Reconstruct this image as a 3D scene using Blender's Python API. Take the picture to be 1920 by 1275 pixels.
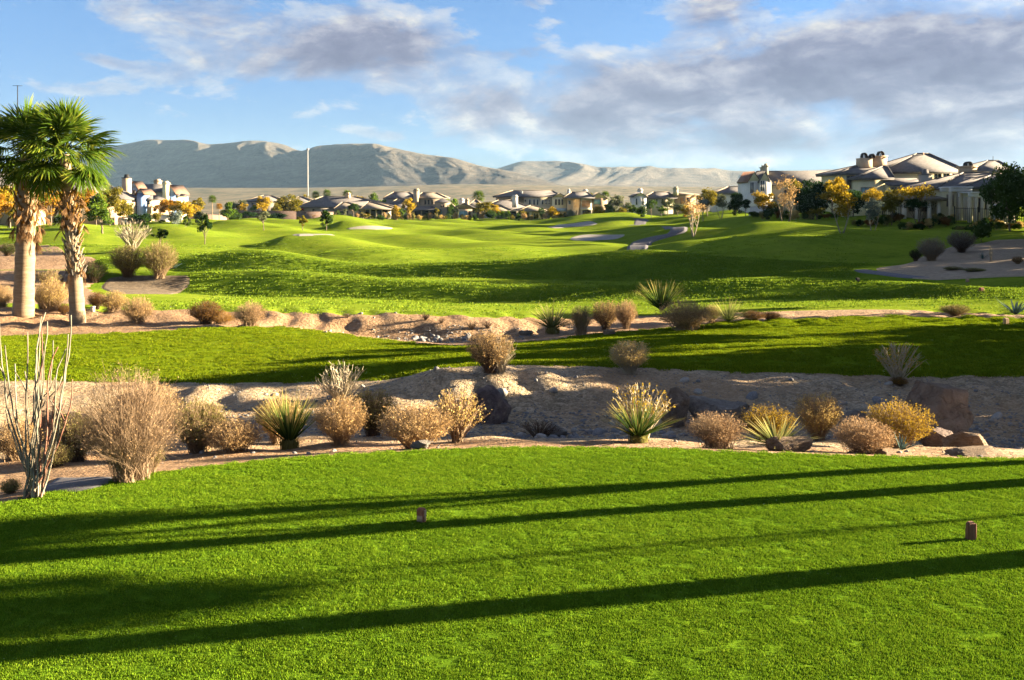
import bpy, math, random
import numpy as np
from mathutils import Vector, Matrix, Euler, noise as mnoise

for o in list(bpy.data.objects):
    bpy.data.objects.remove(o, do_unlink=True)
SC = bpy.context.scene
COL = SC.collection
R = math.radians

# ------------------------------------------------------------------ camera
F = 1867.0      # focal length in photograph pixels
CX, HY = 960.0, 375.0   # principal column, horizon row of the photograph
CAMZ = 3.5
cam = bpy.data.cameras.new('camera')
cam.sensor_width = 36.0
cam.lens = 36.0 * F / 1920.0
cam.shift_y = -(637.5 - HY) / 1920.0
cam.clip_start = 0.1
cam.clip_end = 30000
camo = bpy.data.objects.new('camera', cam)
camo.location = (0, 0, CAMZ)
camo.rotation_euler = (R(90), 0, 0)
COL.objects.link(camo)
SC.camera = camo

# ------------------------------------------------------------------ light
SUN_AZ, SUN_EL = 13.0, 12.0     # degrees from +X towards +Y; elevation
SUN_DIR = Vector((math.cos(R(SUN_EL)) * math.cos(R(SUN_AZ)), math.cos(R(SUN_EL)) * math.sin(R(SUN_AZ)), math.sin(R(SUN_EL))))
sun = bpy.data.lights.new('sun', 'SUN')
sun.energy = 5.0
sun.angle = R(0.5)
sun.color = (1.0, 0.80, 0.52)
suno = bpy.data.objects.new('sun', sun)
suno.rotation_euler = SUN_DIR.to_track_quat('Z', 'Y').to_euler()
suno.location = (60, 10, 40)
COL.objects.link(suno)

SC.view_settings.view_transform = 'Standard'
SC.view_settings.look = 'None'
SC.view_settings.exposure = 3.5
SC.view_settings.gamma = 1.0
SC.view_settings.use_curve_mapping = False
SC.cycles.max_bounces = 6
SC.cycles.diffuse_bounces = 3
SC.cycles.transparent_max_bounces = 8
SC.cycles.use_denoising = True

W = bpy.data.worlds.new('World')
SC.world = W
W.use_nodes = True
nt = W.node_tree
nt.nodes.clear()


class N:
    """tiny helper for node graphs"""
    def __init__(s, tree):
        s.t = tree

    def new(s, kind, **kw):
        n = s.t.nodes.new(kind)
        for k, v in kw.items():
            setattr(n, k, v)
        return n

    def put(s, sock, v):
        if isinstance(v, bpy.types.NodeSocket):
            s.t.links.new(v, sock)
        else:
            sock.default_value = v

    def math(s, op, a, b=0.0, c=0.0, clamp=False):
        n = s.new('ShaderNodeMath', operation=op, use_clamp=clamp)
        for i, v in enumerate((a, b, c)):
            s.put(n.inputs[i], v)
        return n.outputs[0]

    def vmath(s, op, a, b=(0, 0, 0), sc=None):
        n = s.new('ShaderNodeVectorMath', operation=op)
        s.put(n.inputs[0], a)
        s.put(n.inputs[1], b)
        if sc is not None:
            s.put(n.inputs['Scale'], sc)
        return n.outputs['Vector']

    def mix(s, fac, a, b):
        n = s.new('ShaderNodeMix', data_type='RGBA')
        s.put(n.inputs['Factor'], fac)
        s.put(n.inputs['A'] if False else n.inputs[6], a)
        s.put(n.inputs[7], b)
        return n.outputs[2]

    def ramp(s, fac, stops, interp='LINEAR'):
        n = s.new('ShaderNodeValToRGB')
        n.color_ramp.interpolation = interp
        e = n.color_ramp.elements
        while len(e) < len(stops):
            e.new(0.5)
        for el, (p, c) in zip(e, stops):
            el.position = p
            el.color = (c, c, c, 1) if isinstance(c, (int, float)) else (c[0], c[1], c[2], 1)
        s.put(n.inputs[0], fac)
        return n.outputs[0]

    def noise(s, vec, scale, detail=4.0, rough=0.55, dist=0.0):
        n = s.new('ShaderNodeTexNoise')
        if vec is not None:
            s.put(n.inputs['Vector'], vec)
        n.inputs['Scale'].default_value = scale
        n.inputs['Detail'].default_value = detail
        n.inputs['Roughness'].default_value = rough
        n.inputs['Distortion'].default_value = dist
        return n.outputs['Fac']


g = N(nt)
tc = g.new('ShaderNodeTexCoord').outputs['Generated']
sky = g.new('ShaderNodeTexSky', sky_type='NISHITA')
sky.sun_disc = False
sky.sun_elevation = R(SUN_EL)
sky.sun_rotation = R(90 - SUN_AZ)
sky.altitude = 700
sky.air_density = 1.0
sky.dust_density = 0.15
sky.ozone_density = 3.0
SKY_STRENGTH = 0.05
sep = g.new('ShaderNodeSeparateXYZ')
g.put(sep.inputs[0], tc)
dx, dy, dz = sep.outputs
# angular coordinates of the part of the sky in front, as tangents
yy = g.math('MAXIMUM', dy, 0.02)
U = g.math('DIVIDE', dx, yy)
V = g.math('DIVIDE', dz, yy)
front = g.math('GREATER_THAN', dy, 0.05)


def blob(px, py, rx, ry, amp, tilt=0.0):
    u0, v0 = (px - CX) / F, (HY - py) / F
    du = g.math('SUBTRACT', U, u0)
    dv = g.math('SUBTRACT', V, v0)
    if tilt:
        c, s_ = math.cos(R(tilt)), math.sin(R(tilt))
        du, dv = (g.math('ADD', g.math('MULTIPLY', du, c), g.math('MULTIPLY', dv, s_)),
                  g.math('SUBTRACT', g.math('MULTIPLY', dv, c), g.math('MULTIPLY', du, s_)))
    a = g.math('POWER', g.math('DIVIDE', du, rx / F), 2.0)
    b = g.math('POWER', g.math('DIVIDE', dv, ry / F), 2.0)
    e = g.math('EXPONENT', g.math('MULTIPLY', g.math('ADD', a, b), -1.0))
    return g.math('MULTIPLY', e, amp)


BLOBS = [(330, 30, 300, 55, .36, -8), (735, 85, 160, 80, .40, 0), (540, 130, 260, 55, .26, 0), (400, 120, 150, 30, .12, 0), (150, 102, 140, 14, .34, -14),
         (140, 165, 140, 22, .30, 0), (1590, 110, 440, 100, .56, 0), (1270, 165, 330, 62, .36, 0), (1850, 60, 240, 90, .30, 0), (1900, 170, 160, 60, .2, 0),
         (1040, 245, 240, 50, .42, 0), (1300, 285, 260, 34, .30, 0), (1440, 262, 130, 46, .40, 0), (1830, 255, 190, 70, .46, 0), (1000, 5, 60, 14, .3, 0), (1650, 290, 160, 36, .3, 0),
         (700, 250, 95, 15, .30, -8), (600, 205, 60, 14, .22, 0), (920, 195, 190, 40, .26, 0), (1050, 42, 40, 12, .12, 0), (1340, 15, 90, 45, .28, 0), (950, 100, 60, 20, .14, 0),
         (60, 60, 120, 36, -.25, 0), (420, 235, 330, 34, -.16, 0), (930, 50, 80, 40, -.20, 0), (1150, 40, 90, 44, -.24, 0), (60, 235, 200, 40, -.12, 0), (850, 290, 200, 16, -.08, 0)]
tot = None
for b in BLOBS:
    v = blob(*b)
    tot = v if tot is None else g.math('ADD', tot, v)
tot = g.math('MULTIPLY', tot, front)
# broken cloud goes on unseen overhead and behind, cover raised for neutral ambient light
rest = g.new('ShaderNodeMapRange', interpolation_type='SMOOTHSTEP')
g.put(rest.inputs[0], dz)
rest.inputs[1].default_value, rest.inputs[2].default_value = 0.17, 0.34
rest.inputs[3].default_value, rest.inputs[4].default_value = 0.0, 0.24
behind = g.math('MULTIPLY', g.math('LESS_THAN', dy, 0.05), 0.20)
tot = g.math('ADD', tot, g.math('MAXIMUM', rest.outputs[0], behind))


def cloud_density(off):
    p = g.vmath('ADD', tc, off)
    p = g.vmath('MULTIPLY', p, (1.0, 1.0, 2.3))
    n1 = g.noise(p, 6.0, 8.0, 0.60, 0.5)
    n2 = g.noise(p, 17.0, 7.0, 0.66, 0.35)
    n = g.math('ADD', g.math('MULTIPLY', n1, 0.62), g.math('MULTIPLY', n2, 0.38))
    return g.math('ADD', g.math('SUBTRACT', g.math('MULTIPLY', n, 1.7), 0.95), g.math('MULTIPLY', tot, 0.92))


D1 = cloud_density((0, 0, 0))
D2 = cloud_density((0.012, 0.0, 0.016))
cov = g.ramp(D1, [(0.02, 0.0), (0.14, 0.5), (0.36, 1.0)], 'EASE')
edge = g.math('MULTIPLY', g.math('SUBTRACT', D1, D2), 2.4)
lit = g.math('ADD', g.math('SUBTRACT', 0.90, g.math('MULTIPLY', D1, 1.35)), edge, clamp=True)
ccol = g.ramp(lit, [(0.0, (0.20, 0.195, 0.31)), (0.30, (0.285, 0.285, 0.41)), (0.62, (0.52, 0.51, 0.60)), (0.85, (0.80, 0.77, 0.74)), (1.0, (0.95, 0.89, 0.82))])
bg1 = g.new('ShaderNodeBackground')
hsv = g.new('ShaderNodeHueSaturation')
hsv.inputs['Saturation'].default_value = 1.15
g.put(hsv.inputs['Color'], sky.outputs[0])
tint = g.mix(1.0, hsv.outputs[0], (0.40, 0.345, 0.375, 1))
tint.node.blend_type = 'MULTIPLY'
low = g.ramp(dz, [(0.0, (0.33, 0.45, 0.66)), (0.06, (0.46, 0.58, 0.80)), (0.17, (0.80, 0.86, 0.95)), (0.3, (1, 1, 1))])
tint = g.mix(1.0, tint, low)
tint.node.blend_type = 'MULTIPLY'
g.put(bg1.inputs['Color'], tint)
bg1.inputs['Strength'].default_value = SKY_STRENGTH
bg2 = g.new('ShaderNodeBackground')
g.put(bg2.inputs['Color'], ccol)
bg2.inputs['Strength'].default_value = 0.080
mx = g.new('ShaderNodeMixShader')
g.put(mx.inputs[0], g.math('MULTIPLY', cov, 0.93))
nt.links.new(bg1.outputs[0], mx.inputs[1])
nt.links.new(bg2.outputs[0], mx.inputs[2])
out = g.new('ShaderNodeOutputWorld')
nt.links.new(mx.outputs[0], out.inputs[0])

# ------------------------------------------------------------------ materials
MATS = {}


def sc3(k, *cs):
    return tuple((c[0] * k, c[1] * k, c[2] * k) for c in cs)


def base_mat(name, rough=0.8):
    m = bpy.data.materials.new(name)
    m.use_nodes = True
    t = m.node_tree
    bs = t.nodes['Principled BSDF']
    bs.inputs['Roughness'].default_value = rough
    bs.inputs['Specular IOR Level'].default_value = 0.25
    MATS[name] = m
    return m, N(t), bs


def bump(g, bs, h, strength=0.5, dist=0.05):
    b = g.new('ShaderNodeBump')
    b.inputs['Strength'].default_value = strength
    b.inputs['Distance'].default_value = dist
    g.put(b.inputs['Height'], h)
    g.t.links.new(b.outputs[0], bs.inputs['Normal'])


def pos(g):
    return g.new('ShaderNodeNewGeometry').outputs['Position']


def m_lawn(name, dark, mid, light, fine, dry=(0.16, 0.15, 0.03), bs_strength=0.6, drymix=0.25):
    dark, mid, light, dry = sc3(.74, dark, mid, light, dry)
    m, g, bs = base_mat(name, 1.0)
    bs.inputs['Specular IOR Level'].default_value = 0.0
    p = pos(g)
    pa = g.vmath('MULTIPLY', p, (0.6, 1.0, 1.0))
    n1 = g.noise(pa, 0.35, 4, 0.6)
    n2 = g.noise(pa, fine * 0.18, 5, 0.65)
    n3 = g.noise(pa, fine, 4, 0.7)
    s = g.math('ADD', g.math('MULTIPLY', n1, 0.35), g.math('ADD', g.math('MULTIPLY', n2, 0.3), g.math('MULTIPLY', n3, 0.35)))
    c = g.ramp(s, [(0.36, dark), (0.5, mid), (0.64, light)])
    dr = g.ramp(g.noise(pa, 0.8, 5, 0.7), [(0.56, 0.0), (0.74, 1.0)])
    c = g.mix(g.math('MULTIPLY', dr, drymix), c, (*dry, 1))
    g.put(bs.inputs['Base Color'], c)
    bump(g, bs, g.math('ADD', n3, n2), bs_strength, 0.05)
    return m


m_lawn('tee_grass', (0.048, 0.110, 0.008), (0.100, 0.195, 0.012), (0.150, 0.255, 0.016), 60, bs_strength=0.7)
m_lawn('lower_lawn_grass', (0.070, 0.115, 0.006), (0.120, 0.180, 0.008), (0.180, 0.230, 0.012), 25, bs_strength=0.8)
m_lawn('fairway_grass', (0.095, 0.155, 0.014), (0.170, 0.245, 0.022), (0.250, 0.310, 0.032), 8, bs_strength=0.8)
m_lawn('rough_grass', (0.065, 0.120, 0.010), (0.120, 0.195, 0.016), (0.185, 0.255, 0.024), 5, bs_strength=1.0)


def m_blade(name, cols):
    cols = sc3(.78, *cols)
    m = bpy.data.materials.new(name)
    m.use_nodes = True
    MATS[name] = m
    t = m.node_tree
    t.nodes.clear()
    g = N(t)
    oi = g.new('ShaderNodeObjectInfo').outputs['Random']
    isl = g.new('ShaderNodeNewGeometry').outputs['Random Per Island']
    pn = g.noise(pos(g), 0.55, 8, 0.8)
    f = g.math('ADD', g.math('MULTIPLY', isl, 0.42), g.math('ADD', g.math('MULTIPLY', oi, 0.14), g.math('MULTIPLY', pn, 0.44)))
    c = g.ramp(f, [(0.18, cols[0]), (0.5, cols[1]), (0.8, cols[2])])
    d = g.new('ShaderNodeBsdfDiffuse')
    tr = g.new('ShaderNodeBsdfTranslucent')
    g.put(d.inputs[0], c)
    g.put(tr.inputs[0], c)
    mx = g.new('ShaderNodeMixShader')
    mx.inputs[0].default_value = 0.25
    t.links.new(d.outputs[0], mx.inputs[1])
    t.links.new(tr.outputs[0], mx.inputs[2])
    o = g.new('ShaderNodeOutputMaterial')
    t.links.new(mx.outputs[0], o.inputs[0])
    return m


m_blade('tee_blade', [(0.055, 0.125, 0.008), (0.128, 0.240, 0.012), (0.235, 0.330, 0.024)])
m_blade('lower_blade', [(0.078, 0.130, 0.006), (0.145, 0.210, 0.008), (0.240, 0.270, 0.014)])
m_blade('fairway_blade', [(0.080, 0.150, 0.014), (0.150, 0.235, 0.020), (0.235, 0.300, 0.030)])


def m_leaf(name, dark, mid, light, trans=0.3, attr='tcol'):
    dark, mid, light = sc3(.76, dark, mid, light)
    m = bpy.data.materials.new(name)
    m.use_nodes = True
    MATS[name] = m
    t = m.node_tree
    t.nodes.clear()
    g = N(t)
    a = g.new('ShaderNodeAttribute')
    a.attribute_name = attr
    isl = g.new('ShaderNodeNewGeometry').outputs['Random Per Island']
    f = g.math('ADD', g.math('MULTIPLY', a.outputs['Fac'], 0.7), g.math('MULTIPLY', isl, 0.3))
    c = g.ramp(f, [(0.15, dark), (0.5, mid), (0.85, light)])
    d = g.new('ShaderNodeBsdfDiffuse')
    tr = g.new('ShaderNodeBsdfTranslucent')
    g.put(d.inputs[0], c)
    g.put(tr.inputs[0], c)
    mx = g.new('ShaderNodeMixShader')
    mx.inputs[0].default_value = trans
    t.links.new(d.outputs[0], mx.inputs[1])
    t.links.new(tr.outputs[0], mx.inputs[2])
    o = g.new('ShaderNodeOutputMaterial')
    t.links.new(mx.outputs[0], o.inputs[0])
    return m


m_leaf('leaf_green', (0.025, 0.055, 0.012), (0.05, 0.095, 0.018), (0.085, 0.13, 0.03))
m_leaf('leaf_dark', (0.010, 0.028, 0.010), (0.020, 0.048, 0.014), (0.035, 0.07, 0.02))
m_leaf('leaf_bright', (0.05, 0.10, 0.012), (0.09, 0.16, 0.018), (0.15, 0.22, 0.03))
m_leaf('leaf_yellow', (0.18, 0.12, 0.010), (0.36, 0.25, 0.02), (0.54, 0.38, 0.035), 0.4)
m_leaf('leaf_yellowgreen', (0.09, 0.09, 0.012), (0.17, 0.15, 0.02), (0.30, 0.24, 0.03), 0.35)
m_leaf('leaf_orange', (0.20, 0.095, 0.012), (0.36, 0.19, 0.02), (0.48, 0.28, 0.035), 0.4)
m_leaf('leaf_olive', (0.07, 0.085, 0.045), (0.13, 0.15, 0.08), (0.24, 0.26, 0.15))
m_leaf('leaf_silver', (0.07, 0.095, 0.08), (0.14, 0.18, 0.15), (0.26, 0.31, 0.26))
m_leaf('leaf_tan', (0.25, 0.155, 0.065), (0.44, 0.295, 0.13), (0.60, 0.43, 0.21))
m_leaf('leaf_pink', (0.26, 0.155, 0.075), (0.43, 0.28, 0.145), (0.58, 0.41, 0.235))
m_leaf('leaf_straw', (0.29, 0.20, 0.06), (0.50, 0.365, 0.125), (0.64, 0.49, 0.19))
m_leaf('leaf_gold', (0.21, 0.13, 0.012), (0.36, 0.24, 0.022), (0.50, 0.36, 0.05))
m_leaf('leaf_sage', (0.104, 0.100, 0.028), (0.200, 0.184, 0.056), (0.336, 0.288, 0.104))
m_leaf('leaf_brown', (0.09, 0.045, 0.014), (0.18, 0.09, 0.024), (0.28, 0.16, 0.045))
m_leaf('leaf_greywood', (0.13, 0.115, 0.10), (0.21, 0.19, 0.17), (0.31, 0.29, 0.26))
m_leaf('palm_frond', (0.035, 0.075, 0.008), (0.085, 0.145, 0.014), (0.32, 0.32, 0.045), 0.40)
m_leaf('palm_dead', (0.11, 0.06, 0.03), (0.235, 0.14, 0.07), (0.38, 0.26, 0.14), 0.2)
m_leaf('sotol_leaf', (0.022, 0.055, 0.012), (0.09, 0.14, 0.03), (0.45, 0.36, 0.13), 0.25)
m_leaf('sotol_pale', (0.07, 0.10, 0.03), (0.22, 0.23, 0.075), (0.50, 0.42, 0.17), 0.25)
m_leaf('agave_leaf', (0.05, 0.095, 0.09), (0.09, 0.15, 0.15), (0.15, 0.21, 0.21), 0.1)


def m_noise(name, c0, c1, scale, rough=0.85, bs_=0.3, dist=0.02, stretch=(1, 1, 1), c2=None, det=5):
    k = 1.0 if name.startswith(('stucco', 'trim')) else .72
    c0, c1 = sc3(k, c0, c1)
    c2 = c2 and sc3(k, c2)[0]
    m, g, bs = base_mat(name, rough)
    tcn = g.new('ShaderNodeTexCoord').outputs['Object']
    p = g.vmath('MULTIPLY', tcn, stretch)
    n = g.noise(p, scale, det, 0.65)
    st = [(0.34, c0), (0.66, c1)] if c2 is None else [(0.3, c0), (0.5, c1), (0.7, c2)]
    g.put(bs.inputs['Base Color'], g.ramp(n, st))
    bump(g, bs, n, bs_, dist)
    return m


m_noise('bark', (0.10, 0.075, 0.05), (0.24, 0.19, 0.14), 9, stretch=(1, 1, .25))
m_noise('bark_pale', (0.234, 0.195, 0.140), (0.406, 0.351, 0.265), 9, stretch=(0.780, 0.780, 0.195))
m_noise('palm_trunk', (0.211, 0.148, 0.090), (0.335, 0.250, 0.164), 5, stretch=(0.468, 0.468, 3.120), bs_=0.6, dist=.03)
m_noise('stem_tan', (0.218, 0.140, 0.078), (0.406, 0.289, 0.172), 6, bs_=0)
m_noise('stem_brown', (0.070, 0.043, 0.027), (0.156, 0.101, 0.062), 6, bs_=0)
m_noise('stem_mid', (0.15, 0.10, 0.065), (0.38, 0.27, 0.17), 6, bs_=0)
m_noise('stem_white', (0.351, 0.296, 0.203), (0.515, 0.452, 0.328), 6, bs_=0)
m_noise('cane_grey', (0.12, 0.105, 0.075), (0.36, 0.32, 0.25), 8, bs_=0.4, stretch=(1, 1, .3))
m_noise('cane_red', (0.20, 0.085, 0.055), (0.34, 0.18, 0.13), 8, bs_=0.3)
m_noise('boulder', (0.101, 0.066, 0.043), (0.195, 0.144, 0.105), 2.2, bs_=0.9, dist=.06, c2=(0.257, 0.203, 0.156), det=9)
m_noise('boulder_dark', (0.039, 0.030, 0.033), (0.101, 0.074, 0.070), 2.5, bs_=0.9, dist=.06, c2=(0.203, 0.133, 0.094), det=9)
m_noise('boulder_grey', (0.133, 0.125, 0.125), (0.211, 0.203, 0.203), 2.5, bs_=0.9, dist=.05, c2=(0.281, 0.257, 0.242), det=9)
m_noise('boulder_tan', (0.187, 0.117, 0.074), (0.312, 0.218, 0.148), 3, bs_=0.9, dist=.04, c2=(0.406, 0.320, 0.242), det=9)
m_noise('cobble', (0.133, 0.133, 0.140), (0.257, 0.257, 0.265), 6, bs_=0.4)
m_noise('cobble_pale', (0.257, 0.242, 0.226), (0.390, 0.367, 0.335), 6, bs_=0.4)
m_noise('sand', (0.296, 0.273, 0.250), (0.374, 0.351, 0.320), 1.5, bs_=0.2)
m_noise('asphalt', (0.117, 0.113, 0.129), (0.156, 0.152, 0.172), 4, bs_=0.2)
m_noise('redwood', (0.203, 0.066, 0.039), (0.328, 0.133, 0.078), 14, bs_=0.4, stretch=(2.340, 2.340, 0.312))
m_noise('redwood_brown', (0.125, 0.051, 0.035), (0.218, 0.101, 0.066), 14, bs_=0.4, stretch=(2.340, 2.340, 0.312))
m_noise('pale_wood', (0.351, 0.218, 0.133), (0.468, 0.328, 0.218), 14, bs_=0.2)
m_noise('stucco_cream', (0.359, 0.320, 0.226), (0.421, 0.374, 0.273), 1.2, bs_=0.1)
m_noise('stucco_yellow', (0.56, 0.50, 0.30), (0.63, 0.56, 0.35), 1.2, bs_=0.1)
m_noise('stucco_sand', (0.281, 0.226, 0.164), (0.335, 0.273, 0.203), 1.2, bs_=0.1)
m_noise('stucco_tan', (0.390, 0.281, 0.179), (0.452, 0.335, 0.226), 1.2, bs_=0.1)
m_noise('stucco_grey', (0.265, 0.242, 0.211), (0.312, 0.289, 0.250), 1.2, bs_=0.1)
m_noise('stucco_glare_blue', (0.12, 0.20, 0.40), (0.15, 0.24, 0.46), 1.2, bs_=0.1)  # blue paints the burnt-out glare of sunlit walls into the stucco
m_noise('stucco_white', (0.484, 0.468, 0.429), (0.562, 0.546, 0.507), 1.2, bs_=0.1)
m_noise('trim_white', (0.562, 0.554, 0.530), (0.624, 0.616, 0.593), 2, bs_=0.0)
m_noise('trim_tan', (0.234, 0.191, 0.140), (0.296, 0.242, 0.179), 2, bs_=0.0)
m_noise('block_wall', (0.15, 0.10, 0.085), (0.21, 0.15, 0.125), 3, bs_=0.2)
m_noise('iron', (0.016, 0.016, 0.018), (0.03, 0.03, 0.032), 5, bs_=0.0)
m_noise('pole_grey', (0.390, 0.390, 0.390), (0.452, 0.452, 0.452), 5, bs_=0.0)
m_noise('plastic_white', (0.484, 0.468, 0.437), (0.562, 0.546, 0.515), 5, bs_=0.0)
m_noise('sign_red', (0.35, 0.02, 0.02), (0.45, 0.03, 0.03), 5, bs_=0.0)
m_noise('shade_cloth', (0.30, 0.42, 0.60), (0.34, 0.47, 0.66), 5, bs_=0.0)


def m_rock(name, c0, c1, c2):
    c0, c1, c2 = sc3(.78, c0, c1, c2)
    m, g, bs = base_mat(name, 0.9)
    p = g.new('ShaderNodeTexCoord').outputs['Object']
    n = g.noise(p, 1.6, 9, 0.7, 0.8)
    n2 = g.noise(p, 9.0, 6, 0.75)
    vo = g.new('ShaderNodeTexVoronoi', feature='DISTANCE_TO_EDGE')
    g.put(vo.inputs['Vector'], g.vmath('ADD', p, g.vmath('MULTIPLY', g.new('ShaderNodeTexNoise').outputs['Color'], (.5, .5, .5))))
    vo.inputs['Scale'].default_value = 2.3
    cr = g.ramp(vo.outputs['Distance'], [(0.0, 0.0), (0.03, 1.0)])
    f = g.math('ADD', g.math('MULTIPLY', n, 0.65), g.math('MULTIPLY', n2, 0.35))
    c = g.ramp(f, [(0.34, c0), (0.5, c1), (0.66, c2)])
    c = g.mix(g.math('MULTIPLY', g.math('SUBTRACT', 1.0, cr), 0.28), c, (*[x * .5 for x in c0], 1))
    g.put(bs.inputs['Base Color'], c)
    bump(g, bs, g.math('ADD', g.math('ADD', g.math('MULTIPLY', cr, 0.35), n2), n), 1.0, 0.12)
    return m


m_rock('boulder', (0.12, 0.085, 0.06), (0.26, 0.195, 0.145), (0.40, 0.32, 0.25))
m_rock('boulder_dark', (0.07, 0.052, 0.052), (0.20, 0.145, 0.135), (0.42, 0.31, 0.24))
m_rock('boulder_grey', (0.17, 0.15, 0.13), (0.29, 0.26, 0.235), (0.41, 0.37, 0.33))
m_rock('boulder_tan', (0.16, 0.10, 0.06), (0.31, 0.215, 0.14), (0.43, 0.335, 0.25))


def m_roof(name, c0, c1):
    c0, c1 = sc3(.72, c0, c1)
    m, g, bs = base_mat(name, 0.8)
    p = g.new('ShaderNodeTexCoord').outputs['Object']
    br = g.new('ShaderNodeTexVoronoi')
    g.put(br.inputs['Vector'], g.vmath('MULTIPLY', p, (1.6, 1.6, 2.6)))
    br.inputs['Scale'].default_value = 1.6
    wv = g.new('ShaderNodeTexWave', wave_type='BANDS', bands_direction='Z')
    g.put(wv.inputs['Vector'], p)
    wv.inputs['Scale'].default_value = 1.9
    wv.inputs['Distortion'].default_value = 0.5
    n = g.noise(p, 0.7, 4)
    f = g.math('ADD', g.math('MULTIPLY', br.outputs['Distance'], 0.5), g.math('ADD', g.math('MULTIPLY', wv.outputs['Fac'], 0.2), g.math('MULTIPLY', n, 0.4)))
    g.put(bs.inputs['Base Color'], g.ramp(f, [(0.25, c0), (0.75, c1)]))
    bump(g, bs, f, 0.3, 0.06)
    return m


m_roof('roof_slate', (0.085, 0.08, 0.085), (0.17, 0.16, 0.16))
m_roof('roof_tan', (0.136, 0.116, 0.092), (0.216, 0.188, 0.152))
m_roof('roof_red', (0.136, 0.072, 0.052), (0.224, 0.136, 0.100))

m, g, bs = base_mat('glass', 0.12)
bs.inputs['Base Color'].default_value = (0.03, 0.04, 0.05, 1)
bs.inputs['Specular IOR Level'].default_value = 0.6
m, g, bs = base_mat('glass_teal', 0.15)
bs.inputs['Base Color'].default_value = (0.20, 0.33, 0.34, 1)
m, g, bs = base_mat('dark_opening', 0.6)
bs.inputs['Base Color'].default_value = (0.022, 0.020, 0.020, 1)
m, g, bs = base_mat('opening_orange', 0.7)
bs.inputs['Base Color'].default_value = (0.40, 0.21, 0.09, 1)


def m_gravel(name, cols, s_big, s_small, bstr=0.9, dist=0.05, tintc=None):
    cols = sc3(.80, *cols)
    tintc = tintc and sc3(.80, tintc)[0]
    m, g, bs = base_mat(name, 0.9)
    p = pos(g)
    v1 = g.new('ShaderNodeTexVoronoi')
    g.put(v1.inputs['Vector'], p)
    v1.inputs['Scale'].default_value = s_big
    v2 = g.new('ShaderNodeTexVoronoi')
    g.put(v2.inputs['Vector'], p)
    v2.inputs['Scale'].default_value = s_small
    n = g.noise(p, 0.55, 6, 0.65)
    n2 = g.noise(p, 12, 6, 0.7)
    sc = g.new('ShaderNodeSeparateColor')
    g.put(sc.inputs[0], v1.outputs['Color'])
    sc2 = g.new('ShaderNodeSeparateColor')
    g.put(sc2.inputs[0], v2.outputs['Color'])
    f = g.math('ADD', g.math('MULTIPLY', sc.outputs[0], 0.22), g.math('ADD', g.math('MULTIPLY', sc2.outputs[0], 0.26), g.math('ADD', g.math('MULTIPLY', n, 0.30), g.math('MULTIPLY', n2, 0.22))))
    c = g.ramp(f, [(0.25, cols[0]), (0.5, cols[1]), (0.75, cols[2])])
    if tintc:
        c = g.mix(g.ramp(g.noise(p, 0.23, 4, 0.6), [(0.42, 0.0), (0.6, 1.0)]), c, g.mix(0.6, c, (*tintc, 1)))
    g.put(bs.inputs['Base Color'], c)
    h = g.math('ADD', g.math('MULTIPLY', v1.outputs['Distance'], -0.7), g.math('ADD', g.math('MULTIPLY', v2.outputs['Distance'], -0.35), g.math('MULTIPLY', n2, 0.8)))
    bump(g, bs, h, bstr, dist)
    return m


m_gravel('wash_gravel', [(0.15, 0.11, 0.065), (0.34, 0.26, 0.165), (0.58, 0.46, 0.32)], 7, 22, tintc=(0.35, 0.22, 0.115), dist=.10)
m_gravel('shelf_dirt', [(0.12, 0.068, 0.036), (0.27, 0.17, 0.092), (0.43, 0.30, 0.185)], 6, 20, tintc=(0.31, 0.18, 0.09), dist=.08)
m_gravel('tan_dirt', [(0.16, 0.095, 0.055), (0.25, 0.16, 0.095), (0.34, 0.235, 0.15)], 3, 9)
m_gravel('pale_dirt', [(0.22, 0.16, 0.10), (0.29, 0.22, 0.145), (0.36, 0.28, 0.195)], 3, 9, 0.4)
m_gravel('shaded_dirt', [(0.085, 0.065, 0.045), (0.13, 0.10, 0.07), (0.19, 0.15, 0.11)], 3, 9, 0.4)  # the slope's shade is darkened into this dirt colour

m, g, bs = base_mat('desert_plain', 0.95)
p = pos(g)
v = g.noise(g.vmath('MULTIPLY', p, (1.0, 0.35, 1.0)), 0.045, 7, 0.8)
v2 = g.noise(p, 0.004, 4, 0.6)
c = g.ramp(v, [(0.42, (0.020, 0.026, 0.012)), (0.50, (0.065, 0.058, 0.032)), (0.62, (0.135, 0.108, 0.064))])
c = g.mix(g.ramp(v2, [(0.45, 0.0), (0.6, 0.5)]), c, (0.085, 0.07, 0.045, 1))
g.put(bs.inputs['Base Color'], c)

m, g, bs = base_mat('mountain_rock', 0.95)
p = pos(g)
n = g.noise(g.vmath('MULTIPLY', p, (0.35, 0.35, 2.2)), 0.012, 8, 0.7, 0.6)
n2 = g.noise(p, 0.06, 8, 0.8)
n3 = g.noise(p, 0.0022, 4, 0.5)
f = g.math('ADD', g.math('MULTIPLY', n, 0.45), g.math('ADD', g.math('MULTIPLY', n2, 0.4), g.math('MULTIPLY', n3, 0.15)))
g.put(bs.inputs['Base Color'], g.ramp(f, [(0.41, (0.030, 0.028, 0.027)), (0.48, (0.068, 0.060, 0.050)), (0.55, (0.110, 0.095, 0.076)), (0.65, (0.175, 0.15, 0.118))]))
bump(g, bs, g.math('ADD', n2, n), 1.0, 18.0)

# ------------------------------------------------------------------ mesh helpers


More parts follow.
